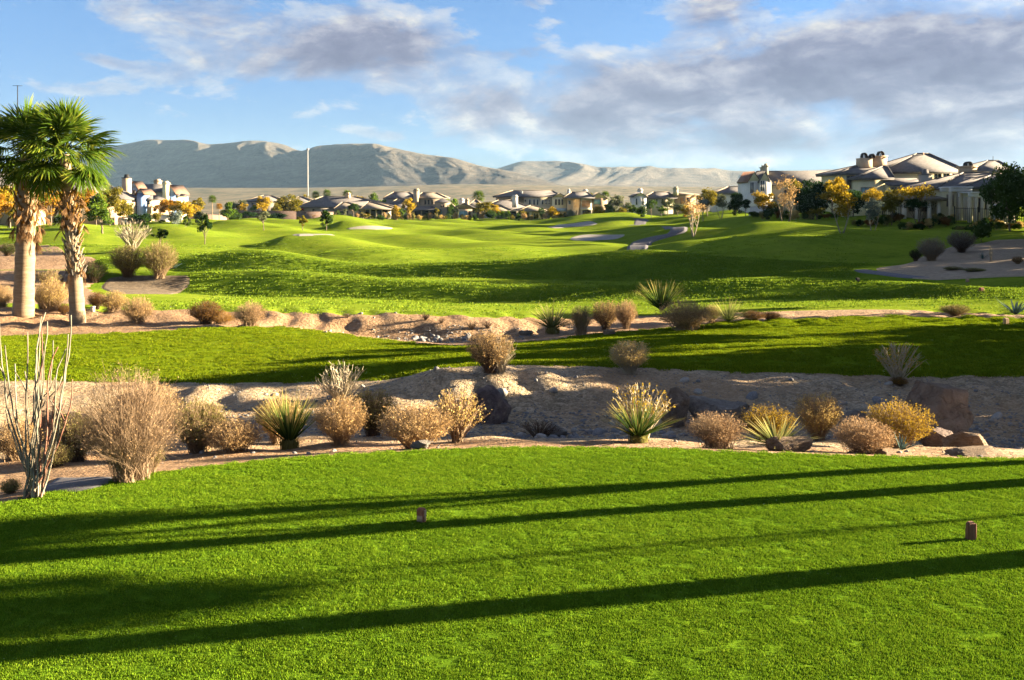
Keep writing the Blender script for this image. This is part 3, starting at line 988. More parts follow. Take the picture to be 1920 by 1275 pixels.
def station_d(px, s):
    """distance of station s (scalar) at columns px"""
    return np.interp(px, pxs, surf(pxs, np.array([s]))[0][0])


ex_px, ex_d = [], []
px_, x_, d_, rs_ = polar_points(54000, -800, 2820, 5.2, 15.2, 1)
k = d_ < station_d(px_, 2.05) + .05 * rs_.randn(len(d_))
x_, d_ = x_[k], d_[k]
scatter('tee_turf', np.c_[x_, d_, Hn(x_, d_)], [clump(s, .12, 70, .019, .0028) for s in range(6)], 'tee_blade', .7 + .5 * rs_.rand(len(x_)),
        'short mown green turf of the front tee', 'grass')
# taller fringe along the crest of the tee
px_, x_, d_, rs_ = polar_points(19000, -500, 2500, 25, 39.5, 2)
lo, hi = station_d(px_, 7.0), station_d(px_, 9.05)
k = (d_ > lo + .10 * rs_.randn(len(d_))) & (d_ < hi)
x_, d_, lo = x_[k], d_[k], lo[k]
scatter('lower_lawn_turf', np.c_[x_, d_, Hn(x_, d_)], [clump(s + 20, .32, 80, .040, .008) for s in range(6)], 'lower_blade',
        (.6 + .5 * rs_.rand(len(x_))) * np.where(d_ < lo + .7, 1.5, 1.0), 'rough green turf of the lower lawn', 'grass')
px_, x_, d_, rs_ = polar_points(60000, -120, 2040, 40, 100, 3)
lo = station_d(px_, 11.0)
k = (d_ > lo + .2 * rs_.randn(len(d_))) & ((rs_.rand(len(d_)) < .10) | ((d_ > station_d(px_, 12.05)) & (d_ < station_d(px_, 12.95))) | ((d_ > station_d(px_, 15.1)) & (d_ < station_d(px_, 15.95))))
bed = ((px_ < 190) & (d_ < 78)) | ((px_ > 185) & (px_ < 362) & (d_ > 46) & (d_ < 64)) | ((px_ > 1640) & (d_ > 58))
bed |= ((px_ > 960) & (px_ < 1390) & (d_ < 45)) | ((px_ > 1150) & (px_ < 1310) & (d_ > 84))
bed |= ((px_ > 1460) & (px_ < 1750) & (d_ < 44.5)) | ((px_ > 1600) & (d_ > 56) & (d_ < 70))
k &= ~bed
x_, d_ = x_[k], d_[k]
scatter('fairway_turf', np.c_[x_, d_, Hn(x_, d_)], [clump(s + 40, 1.2, 40, .06, .026) for s in range(6)], 'fairway_blade',
        .6 + .55 * rs_.rand(len(x_)), 'mown green turf covering the mounds of the fairway', 'grass')


def stone_mb(seed, sub=2, rough=.25, flat=.65, facet=.0):
    import bmesh
    bm = bmesh.new()
    bmesh.ops.create_icosphere(bm, subdivisions=sub, radius=1.0)
    v = np.array([x.co[:] for x in bm.verts])
    t = np.array([[q.index for q in f.verts] for f in bm.faces])
    bm.free()
    rs = np.random.RandomState(seed)
    # cut by random planes for facets
    for _ in range(9 if sub < 4 else 18):
        nrm = unit(rs.randn(3))
        dd = .62 + .3 * rs.rand() if sub < 4 else .46 + .34 * rs.rand()
        p = v @ nrm
        v = v - np.where(p > dd, (p - dd) * .96, 0)[:, None] * nrm
    nz = np.array([mnoise.fractal(Vector(p * 1.6) + Vector((seed * 3.1, 0, 0)), 1.0, 2.0, 4) for p in v])
    nz2 = np.array([mnoise.fractal(Vector(p * 4.0) + Vector((seed * 1.7, 4, 0)), 1.0, 2.0, 3) for p in v])
    v = v * (1 + rough * nz + rough * (.3 if sub < 4 else .55) * nz2)[:, None]
    v[:, 2] *= flat
    return MB().add(v, None, t)


pv = [stone_mb(60 + s, 1, .2, .6) for s in range(6)]
pts, scs = [], []
rs_ = np.random.RandomState(5)
for (n, a, b, d0, d1, smin, smax) in ((2600, -60, 1980, 16.4, 26, .008, .022), (4200, 300, 1980, 18.6, 22.4, .012, .055), (3600, 380, 1980, 21.5, 26, .008, .034), (700, 1500, 1980, 19, 24, .01, .035), (900, -60, 1980, 14.6, 16.8, .006, .018),
                                     (500, 700, 1010, 35.4, 38, .02, .07), (700, -60, 1000, 33, 43, .012, .03)):
    px_, x_, d_, r2 = polar_points(n, a, b, d0, d1, n)
    k = (d_ > station_d(px_, 2.6)) & ((d_ < station_d(px_, 6.9)) | (d_ > station_d(px_, 9.1)))
    x_, d_ = x_[k], d_[k]
    s = smin + (smax - smin) * r2.rand(len(x_)) ** 2.5
    pts.append(np.c_[x_, d_, Hn(x_, d_) + s * .1])
    scs.append(s)
scatter('pebbles', np.concatenate(pts), pv, 'cobble', np.concatenate(scs), 'small loose grey pebbles lying in the dry washes', 'gravel')

# cobbles big enough to tell apart: pieces of the washes
cob = [stone_mb(80 + s, 2, .2, .7).mesh('stone', 'cobble', False) for s in range(5)]
rs_ = np.random.RandomState(9)


def cobbles(n, a, b, d0, d1, smin, smax, parent):
    for _ in range(n):
        p = at(a + (b - a) * rs_.rand(), d0 + (d1 - d0) * rs_.rand())
        o = link('stone', cob[rs_.randint(5)], parent)
        s = smin + (smax - smin) * rs_.rand() ** 2
        o.location = (p.x, p.y, p.z + s * .15)
        o.rotation_euler = (rs_.rand() * .5, rs_.rand() * .5, rs_.rand() * 6.3)
        o.scale = (s * (1 + .5 * rs_.rand()), s, s)
        if rs_.rand() < .4:
            omat(o, 'cobble_pale')


cobbles(34, 940, 1130, 18.9, 20.4, .05, .13, G_WASH)
cobbles(26, 380, 640, 19.3, 21.5, .04, .10, G_WASH)
cobbles(20, 1130, 1300, 18.9, 20.6, .04, .10, G_WASH)
cobbles(40, 1800, 1930, 18.6, 22, .035, .08, G_WASH)
cobbles(20, 640, 900, 19.3, 22, .03, .08, G_WASH)
cobbles(46, 420, 1900, 21.6, 25.2, .05, .17, G_WASH)
cobbles(30, 900, 1900, 19, 21.5, .05, .15, G_WASH)
cobbles(26, 770, 900, 36.2, 37.2, .06, .16, G_WASH2)
cobbles(10, 550, 760, 34, 42, .05, .10, G_WASH2)
cobbles(16, 300, 1000, 14.9, 16.2, .02, .05, G_SHELF)
cobbles(14, 1250, 1920, 14.8, 16.2, .02, .05, G_SHELF)

# ------------------------------------------------------------------ plants


def twig_bush(seed, n=420, twigs=5, leaf=2600, lsize=.012, c=.55, rz_=.45, low=-.55, base=.06, thin=.0035, shell=(.72, 1.0), upright=0.0, flat_top=0.0):
    """stems and foliage meshes in a box of about 1 x 1 x 1 standing on z=0"""
    rs = np.random.RandomState(seed)
    # lumpy outline
    lob = unit(rs.randn(9, 3))

    def shellpt(m_):
        d = unit(rs.randn(m_ * 3, 3))
        d = d[d[:, 2] > low][:m_]
        while len(d) < m_:
            e = unit(rs.randn(m_, 3))
            d = np.vstack([d, e[e[:, 2] > low]])[:m_]
        lump = 1 + .13 * np.max(d @ lob.T, axis=1) ** 6 - .09 * np.max(-(d @ lob.T), axis=1) ** 5
        r = (shell[0] + (shell[1] - shell[0]) * rs.rand(m_) ** .6) * lump
        p = d * r[:, None] * np.array([.5, .5, rz_])
        if flat_top:
            p[:, 2] = np.minimum(p[:, 2], rz_ * (1 - flat_top) + .03 * rs.rand(m_))
        p[:, 2] += c
        return p
    tips = shellpt(n)
    b0 = np.c_[rs.randn(n, 2) * base, np.zeros(n)]
    ctrl = np.c_[b0[:, :2] * .6 + tips[:, :2] * (.42 - .25 * upright), tips[:, 2] * (.55 + .1 * upright)]
    ctrl += rs.randn(n, 3) * .03
    K = 5
    t = np.linspace(0, 1, K)[None, :, None]
    P = b0[:, None] * (1 - t) ** 2 + 2 * ctrl[:, None] * t * (1 - t) + tips[:, None] * t ** 2
    P[:, 1:-1] += rs.randn(n, K - 2, 3) * .012
    sa = rs.rand(n) * 6.283
    side = np.c_[np.cos(sa), np.sin(sa), np.zeros(n)]
    wd = thin * np.linspace(1.6, .45, K)[None, :] * (.6 + .8 * rs.rand(n))[:, None]
    A = np.broadcast_to((.2 + .6 * rs.rand(n))[:, None], (n, K))
    st = MB()
    st.ribbons(P, wd, side, A)
    # side twigs
    m_ = n * twigs
    src = rs.randint(0, n, m_)
    f = .45 + .5 * rs.rand(m_)
    tt = f[:, None]
    q0 = b0[src] * (1 - tt) ** 2 + 2 * ctrl[src] * tt * (1 - tt) + tips[src] * tt ** 2
    dirn = unit(unit(tips[src] - ctrl[src]) + rs.randn(m_, 3) * .55 + np.array([0, 0, .25]))
    ln = .05 + .11 * rs.rand(m_)
    q1 = q0 + dirn * ln[:, None]
    if flat_top:
        q1[:, 2] = np.minimum(q1[:, 2], c + rz_ * (1 - flat_top) + .04)
    PP = np.stack([q0, (q0 + q1) / 2 + rs.randn(m_, 3) * .006, q1], 1)
    sa = rs.rand(m_) * 6.283
    side = np.c_[np.cos(sa), np.sin(sa), np.zeros(m_)]
    wd = thin * np.array([.6, .5, .3])[None, :] * np.ones((m_, 1))
    st.ribbons(PP, wd, side, np.broadcast_to((.3 + .7 * rs.rand(m_))[:, None], (m_, 3)))
    fo = MB()
    if leaf:
        src = rs.randint(0, m_, leaf)
        cpt = q1[src] + rs.randn(leaf, 3) * .012 - dirn[src] * (ln[src] * .5 * rs.rand(leaf))[:, None]
        u = unit(rs.randn(leaf, 3) * .6 + dirn[src])
        w = unit(np.cross(u, rs.randn(leaf, 3)))
        s = lsize * (.5 + rs.rand(leaf))
        cl = .5 + .5 * np.sin(cpt @ (lob[0] * 9)) * np.cos(cpt @ (lob[1] * 7))
        fo.quads(cpt, u * s[:, None], w * (s * .55)[:, None], np.clip(.25 + .35 * cl + .4 * rs.rand(leaf), 0, 1))
    return st, fo


BUSH = {}


def bush_mesh(kind, seed, **kw):
    key = (kind, seed)
    if key not in BUSH:
        st, fo = twig_bush(seed, **kw)
        BUSH[key] = (st.mesh('stems', 'stem_tan'), fo.mesh('foliage', 'leaf_tan') if fo.n else None)
    return BUSH[key]


KINDS = {
    'dome': dict(n=520, twigs=8, leaf=9000, lsize=.0085, thin=.0026, c=.56, rz_=.44, low=-.38),
    'low': dict(n=560, twigs=8, leaf=7500, lsize=.0085, thin=.0026, c=.45, rz_=.54, low=-.25, base=.10),
    'cup': dict(n=540, twigs=8, leaf=8500, lsize=.0085, thin=.0026, c=.62, rz_=.37, low=-.7, base=.05),
    'bigbrush': dict(n=1300, twigs=7, leaf=6000, lsize=.0042, c=.50, rz_=.50, low=-.35, base=.055, upright=.35, thin=.0014, shell=(.6, 1.0)),
    'brush': dict(n=620, twigs=7, leaf=3000, lsize=.008, thin=.0026, c=.50, rz_=.48, low=-.1, base=.09, upright=.6, flat_top=.12),
    'airy': dict(n=150, twigs=9, leaf=1500, lsize=.013, c=.58, rz_=.42, low=-.35, base=.04, thin=.0055, shell=(.5, 1.0)),
    'bare': dict(n=90, twigs=7, leaf=0, c=.55, rz_=.46, low=-.2, base=.035, thin=.008, shell=(.6, 1.0)),
    'creosote': dict(n=60, twigs=8, leaf=800, lsize=.013, c=.58, rz_=.42, low=.05, base=.05, thin=.009, shell=(.8, 1.05), upright=.2),
    'solid': dict(n=260, twigs=5, leaf=5200, lsize=.017, c=.50, rz_=.5, low=-.6, base=.08),
}


def bush(px, py, wpx, hpx, kind, stem, leaf, name, label, group=None, seed=1, d=None, squash=1.0, cat='shrub', rz=None):
    p = hit(px, py) if d is None else at(px, d)
    mpp = p.y / F
    st, fo = bush_mesh(kind, seed, **KINDS[kind])
    w, h = wpx * mpp * 1.02, hpx * mpp * 1.02
    r = thing(name, label, cat, (p.x, p.y, p.z - .01), seed * 1.7 + px * .37 if rz is None else rz, (w, w * squash, h), group)
    omat(link('stems', st, r), stem)
    if fo:
        omat(link('foliage', fo, r), leaf)
    return r


def spiky(seed, n=150, length=1.0, width=.016, spread=80, droop=.25, el0=88, base_z=.12, tipc=1.0):
    """rosette of long narrow leaves, radius ~.5, height ~1"""
    rs = np.random.RandomState(seed)
    az = rs.rand(n) * 6.283
    el = np.radians(el0 - spread * np.sqrt(rs.rand(n)))
    K = 6
    t = np.linspace(0, 1, K)
    ln = length * (.78 + .3 * rs.rand(n))
    rad = np.cos(el)[:, None] * ln[:, None] * t[None, :]
    z = np.sin(el)[:, None] * ln[:, None] * t[None, :] - droop * (np.cos(el)[:, None] * (t ** 2.5)[None, :]) * .5
    P = np.stack([np.cos(az)[:, None] * (rad + .03), np.sin(az)[:, None] * (rad + .03), z + base_z + .10 * rs.rand(n)[:, None] * 0.6], -1)
    side = np.c_[-np.sin(az), np.cos(az), np.zeros(n)] + rs.randn(n, 3) * .25
    side = unit(side)
    wd = width * np.array([1.0, 1.0, .9, .7, .45, .08])[None, :] * (.7 + .5 * rs.rand(n))[:, None]
    A = np.clip(t[None, :] ** 1.6 * tipc + .25 * (rs.rand(n)[:, None] - .5), 0, 1)
    m = MB()
    m.ribbons(P, wd, side, A)
    return m


SP = {}


def sotol(px, py, wpx, hpx, name, label, mat='sotol_leaf', seed=1, spread=72, width=.016, droop=.2, cat='plant', trunk=True, group=None, n=150, rz=None, d=None):
    p = hit(px, py) if d is None else at(px, d)
    mpp = p.y / F
    key = (seed, spread, width, droop, n)
    if key not in SP:
        SP[key] = spiky(seed, n=n, spread=spread, width=width, droop=droop).mesh('leaves', 'sotol_leaf')
    h, w = hpx * mpp, wpx * mpp
    r = thing(name, label, cat, (p.x, p.y, p.z - .01), px if rz is None else rz, (w / 1.0, w / 1.0, h / 1.05), group)
    omat(link('leaves', SP[key], r), mat)
    if trunk:
        m = MB()
        m.tube([(0, 0, -.03), (.0, 0, .1), (0, 0, .2)], [.15, .17, .10], 10)
        rs = np.random.RandomState(seed + 9)
        n_ = 140
        az = rs.rand(n_) * 6.283
        z = rs.rand(n_) * .22
        P = np.stack([np.stack([np.cos(az) * .15, np.sin(az) * .15, z], -1), np.stack([np.cos(az) * .19, np.sin(az) * .19, z + .03], -1), np.stack([np.cos(az) * .20, np.sin(az) * .20, z - .06], -1)], 1)
        m.ribbons(P, np.full((n_, 3), .008), np.c_[-np.sin(az), np.cos(az), az * 0], np.full((n_, 3), .3))
        m.build('stump', 'leaf_sage', r)
    return r


def trunk_tree(seed, H_=6.0, W_=4.5, th=.35, ntr=1, ncl=26, per=110, leaf=.11, shape='round', tr=.11, lean=0.0, limb=12, sig=.15):
    """trunk and crown meshes; crown from leaf clumps"""
    rs = np.random.RandomState(seed)
    cz = H_ * (th + (1 - th) * .5)
    rz_ = H_ * (1 - th) * .5
    cc = unit(rs.randn(ncl, 3)) * (rs.rand(ncl, 1) ** .45) * np.array([W_ * .42, W_ * .42, rz_ * .86])
    if shape == 'cone':
        k = .25 + .95 * (1 - (cc[:, 2] / rz_ + 1) / 2)
        cc[:, :2] *= k[:, None]
    if shape == 'vase':
        k = .25 + .85 * ((cc[:, 2] / rz_ + 1) / 2)
        cc[:, :2] *= k[:, None]
    if shape == 'flat':
        cc[:, 2] = np.abs(cc[:, 2]) * .8 - rz_ * .2
    cc[:, 2] += cz
    cc[:, 0] += lean * cc[:, 2]
    tm = MB()
    tops = []
    for k in range(ntr):
        a = k * 6.283 / ntr + rs.rand()
        off = 0 if ntr == 1 else .12
        sp = 0 if ntr == 1 else W_ * .22
        p0 = np.array([math.cos(a) * off, math.sin(a) * off, -.15])
        p1 = np.array([math.cos(a) * (off + sp * .5) + lean * H_ * th * .6, math.sin(a) * (off + sp * .5), H_ * th * .6])
        p2 = np.array([math.cos(a) * (off + sp) + lean * H_ * (th + .15), math.sin(a) * (off + sp), H_ * (th + .18)])
        t = np.linspace(0, 1, 7)[:, None]
        P = p0 * (1 - t) ** 2 + 2 * p1 * t * (1 - t) + p2 * t * t + rs.randn(7, 3) * .03 * np.array([1, 1, .2])
        rr = tr / (ntr ** .4) * np.linspace(1.25, .6, 7)
        tm.tube(P, rr, 7)
        tops.append((P, rr))
    for k in range(min(limb, ncl)):
        P, rr = tops[k % ntr]
        i = rs.randint(3, 7)
        e = cc[k]
        m_ = (P[i] * .45 + e * .55) + np.array([0, 0, -.12 * H_ * (1 - th)]) * rs.rand()
        t = np.linspace(0, 1, 5)[:, None]
        Q = P[i] * (1 - t) ** 2 + 2 * m_ * t * (1 - t) + e * t * t
        tm.tube(Q, rr[i] * np.linspace(.55, .15, 5), 5)
    cm = MB()
    sg = sig * W_
    for k in range(ncl):
        n_ = int(per * (.6 + .8 * rs.rand()))
        s = sg * (.6 + .7 * rs.rand())
        o = rs.randn(n_, 3)
        o = o / (1e-6 + np.linalg.norm(o, axis=1, keepdims=True)) * (rs.rand(n_, 1) ** .5) * s * np.array([1.15, 1.15, .8])
        c = cc[k] + o
        u = unit(rs.randn(n_, 3))
        w = unit(np.cross(u, rs.randn(n_, 3)))
        ls = leaf * (.5 + .8 * rs.rand(n_))
        cm.quads(c, u * ls[:, None], w * (ls * .6)[:, None], np.clip(.5 + .5 * (rs.rand() - .5) + .25 * (rs.rand(n_) - .5), 0, 1))
    return tm, cm


TREES = {}
TK = {
    'round': dict(H_=6, W_=5.2, th=.26, ncl=30, per=120, leaf=.12),
    'small': dict(H_=6, W_=4.2, th=.32, ncl=16, per=110, leaf=.15, sig=.16),
    'cone': dict(H_=6, W_=3.6, th=.16, ncl=30, per=100, leaf=.13, shape='cone', sig=.17),
    'dense': dict(H_=6, W_=6.2, th=.10, ncl=46, per=150, leaf=.13, sig=.15),
    'vase': dict(H_=6, W_=4.6, th=.32, ntr=3, ncl=24, per=90, leaf=.10, shape='vase', tr=.10, sig=.14),
    'flat': dict(H_=6, W_=7.0, th=.42, ntr=2, ncl=24, per=70, leaf=.11, shape='flat', tr=.13, sig=.13),
    'bare': dict(H_=6, W_=4.6, th=.34, ntr=3, ncl=22, per=40, leaf=.075, shape='vase', tr=.12, sig=.16, limb=22),
    'pine': dict(H_=6, W_=5.0, th=.25, ncl=12, per=150, leaf=.13, sig=.14, tr=.13),
    'shrub': dict(H_=6, W_=7.5, th=.0, ncl=26, per=120, leaf=.20, sig=.16, limb=4),
    'slim_mast': dict(H_=9, W_=2.6, th=.62, ncl=18, per=110, leaf=.12, sig=.19, tr=.05),
    'mast': dict(H_=9, W_=2.6, th=.62, ncl=18, per=110, leaf=.12, sig=.19, tr=.19),
    'tall': dict(H_=6, W_=2.6, th=.55, ncl=18, per=110, leaf=.12, sig=.19, tr=.09),
}


def tree(px, top, base, wpx, kind, leafm, barkm, name, label, group=None, d=None, seed=1, cat='tree', lean=0.0, pt=None):
    p = pt if pt is not None else (hit(px, base) if d is None else at(px, d))
    mpp = p.y / F
    key = (kind, seed, lean)
    if key not in TREES:
        kw = dict(TK[kind])
        kw['lean'] = lean
        t_, c_ = trunk_tree(seed * 7 + len(kind), **kw)
        TREES[key] = (t_.mesh('trunk', 'bark', True), c_.mesh('crown', 'leaf_green'))
    t_, c_ = TREES[key]
    ztop = CAMZ - (top - HY) * mpp
    h = ztop - p.z
    w = wpx * mpp / TK[kind]['W_']
    r = thing(name, label, cat, p, px * .7 + seed if not lean else 0, (w, w, h / TK[kind]['H_']), group)
    omat(link('trunk', t_, r), barkm)
    omat(link('crown', c_, r), leafm)
    return r


# ------------------------------------------------------------------ fan palms


def frond_mesh(seed, seg=34, span=205, pet=.75, fan=1.05, droop=.35, folded=1.0, pleat=.16):
    rs = np.random.RandomState(seed)
    m = MB()
    m.tube([(0, 0, 0), (pet * .5, 0, .03), (pet, 0, 0)], [.022, .016, .012], 5, a=.55)
    K = 6
    t = np.linspace(0, 1, K)
    an = np.radians(np.linspace(-span / 2, span / 2, seg)) * folded
    ln = fan * (1 - .35 * (np.abs(np.linspace(-1, 1, seg)) ** 2)) * (.92 + .14 * rs.rand(seg))
    rr = ln[:, None] * t[None, :]
    x = pet + np.cos(an)[:, None] * rr
    y = np.sin(an)[:, None] * rr
    z = (np.arange(seg) % 2 - .5)[:, None] * pleat * .22 * np.sin(np.pi * np.minimum(t * 1.2, 1))[None, :]
    z = z - droop * (t ** 2.6)[None, :] * ln[:, None] * (.6 + .7 * rs.rand(seg))[:, None] - .10 * np.abs(np.sin(an))[:, None] * rr
    P = np.stack([x, y, z], -1)
    side = np.c_[-np.sin(an), np.cos(an), .35 * np.where(np.arange(seg) % 2, 1, -1)]
    side = unit(side)
    gap = np.radians(span) * folded / seg * .50
    wd = np.minimum(rr * gap + .004, .035 * np.ones_like(rr)) * np.array([1, 1, 1, .95, .6, .06])[None, :]
    A = np.clip(.18 + .5 * (t ** 3)[None, :] + .35 * (rs.rand(seg)[:, None] - .4), 0, 1)
    m.ribbons(P, wd, side, A)
    return m


FR = [frond_mesh(s, droop=.18 + .14 * s).mesh('frond', 'palm_frond') for s in range(3)]
FD = [frond_mesh(s + 10, seg=20, span=120, folded=.45, droop=.25, fan=.8).mesh('dead_frond', 'palm_dead') for s in range(3)]


def leaf_base_mesh(seed):
    rs = np.random.RandomState(seed)
    m = MB()
    P = np.array([(0, 0, 0), (.06, 0, .10), (.13, 0, .22), (.16 + .05 * rs.rand(), 0, .34 + .05 * rs.rand())])
    for s in (-1, 1):
        m.ribbons((P + np.array([0, 0, 0]))[None], np.array([[.11, .075, .045, .03]]), np.array([[.15 * s, 1.0, 0]]), np.array([[.3, .5, .8, .6]]))
    m.tube(P, [.05, .045, .03, .022], 5, a=.6)
    return m.mesh('leaf_base', 'palm_dead')


LB = [leaf_base_mesh(s) for s in range(3)]


def aim(o, parent, base, az, el, roll, sc):
    """lay local +X of o along the direction (az, el)"""
    m_ = Matrix.Rotation(az, 4, 'Z') @ Matrix.Rotation(-el, 4, 'Y') @ Matrix.Rotation(roll, 4, 'X')
    o.rotation_euler = m_.to_euler()
    o.location = base
    o.scale = (sc, sc, sc)


def palm(px, base, d, top, r0, r1, leanx, label, nfr, scf, seed, skirt, boots):
    rs = np.random.RandomState(seed)
    p = at(px, d)
    ztop = CAMZ - (top - HY) * d / F
    h = ztop - p.z
    r = thing('fan_palm', label, 'palm tree', p)
    t = np.linspace(0, 1, 26)
    P = np.c_[leanx * (t ** 1.3), 0 * t, -.15 + (h + .15) * t]
    rad = r1 + (r0 - r1) * (1 - t) ** 1.2 + (.10 * r0) * np.exp(-t * 26) + .012 * np.sin(t * 90)
    MB().tube(P, rad, 20).build('trunk', 'palm_trunk', r, True)
    cr = Vector((leanx, 0, h))
    ga = 2.39996
    for i in range(nfr):
        u = i / (nfr - 1)
        el = R(86 - 128 * u ** .9 + rs.randn() * 7)
        az = i * ga + rs.randn() * .2
        o = link('frond', FR[i % 3], r)
        aim(o, r, cr + Vector((math.cos(az) * .1, math.sin(az) * .1, .30 - .45 * u)), az, el, rs.randn() * .35, scf * (.85 + .25 * rs.rand()))
    for (z0, z1, n_, e0, e1, s0) in skirt:
        for i in range(n_):
            z = z0 + (z1 - z0) * rs.rand()
            az = i * ga + rs.randn() * .3
            k = z / h
            rr = r1 + (r0 - r1) * (1 - k) ** 1.2
            cx_ = leanx * k ** 1.3
            o = link('dead_frond', FD[i % 3], r)
            aim(o, r, Vector((cx_ + math.cos(az) * rr * .9, math.sin(az) * rr * .9, z)), az, R(e0 + (e1 - e0) * rs.rand()), rs.randn() * .6, s0 * (.7 + .6 * rs.rand()))
    for (z0, z1, n_, s0, mats) in boots:
        for i in range(n_):
            z = z0 + (z1 - z0) * i / n_
            az = i * ga
            k = z / h
            rr = r1 + (r0 - r1) * (1 - k) ** 1.2
            o = link('leaf_base', LB[i % 3], r)
            o.location = (leanx * k ** 1.3 + math.cos(az) * rr * .93, math.sin(az) * rr * .93, z)
            o.rotation_euler = (rs.randn() * .1, rs.randn() * .12, az)
            s = s0 * (.75 + .5 * rs.rand())
            o.scale = (s, s, s)
            omat(o, mats[rs.randint(len(mats))])
    return r


palm(44, 572, 38.0, 288, .38, .31, .22, 'thick fan palm with smooth pale trunk and ragged rust brown skirt, leftmost of the two', 40, 1.05, 3,
     [(3.5, 4.7, 40, -86, -40, .5), (3.1, 3.7, 12, -90, -65, .5)], [(3.4, 4.9, 40, .9, ['palm_dead', 'leaf_brown'])])
palm(146, 586, 36.5, 290, .285, .175, -.50, 'leaning fan palm with shaggy leaf stubs on trunk, right of the two', 44, 1.08, 8,
     [(3.6, 4.9, 30, -80, -25, .42), (1.9, 2.3, 8, -85, -50, .42)], [(1.75, 3.4, 78, .72, ['stem_white', 'palm_dead', 'leaf_greywood']), (3.3, 4.9, 44, .85, ['palm_dead', 'leaf_brown'])])

# far small palms: trunk and joined crown
small_fr = MB()
rs_ = np.random.RandomState(4)
for i in range(34):
    u = i / 33
    f_ = frond_mesh(i, seg=14, droop=.3)
    v = np.concatenate(f_.v)
    m_ = (Matrix.Rotation(i * 2.4, 4, 'Z') @ Matrix.Rotation(-R(80 - 120 * u), 4, 'Y')).to_3x3()
    v = v @ np.array(m_).T
    small_fr.add(v, np.concatenate(f_.q), np.concatenate(f_.t) if f_.t else None, np.concatenate(f_.a))
SMALL_CROWN = small_fr.mesh('crown', 'palm_frond')
tm = MB()
tm.tube([(0, 0, -.2), (0, 0, .5), (0, 0, 1)], [.075, .06, .055], 8)
SMALL_TRUNK = tm.mesh('trunk', 'palm_trunk')


def small_palm(px, top, wpx, d, label, mat='palm_frond', group=None):
    p = at(px, d)
    mpp = d / F
    h = CAMZ - (top - HY) * mpp - p.z
    w = wpx * mpp / 3.4
    r = thing('fan_palm', label, 'palm tree', p, px, 1.0, group)
    o = link('trunk', SMALL_TRUNK, r)
    hh = max(.4, h - w * 1.4)
    o.scale = (w * 2.2, w * 2.2, hh)
    o = omat(link('crown', SMALL_CROWN, r), mat)
    o.location = (0, 0, hh)
    o.scale = (w, w, w)
    return r

# ------------------------------------------------------------------ houses


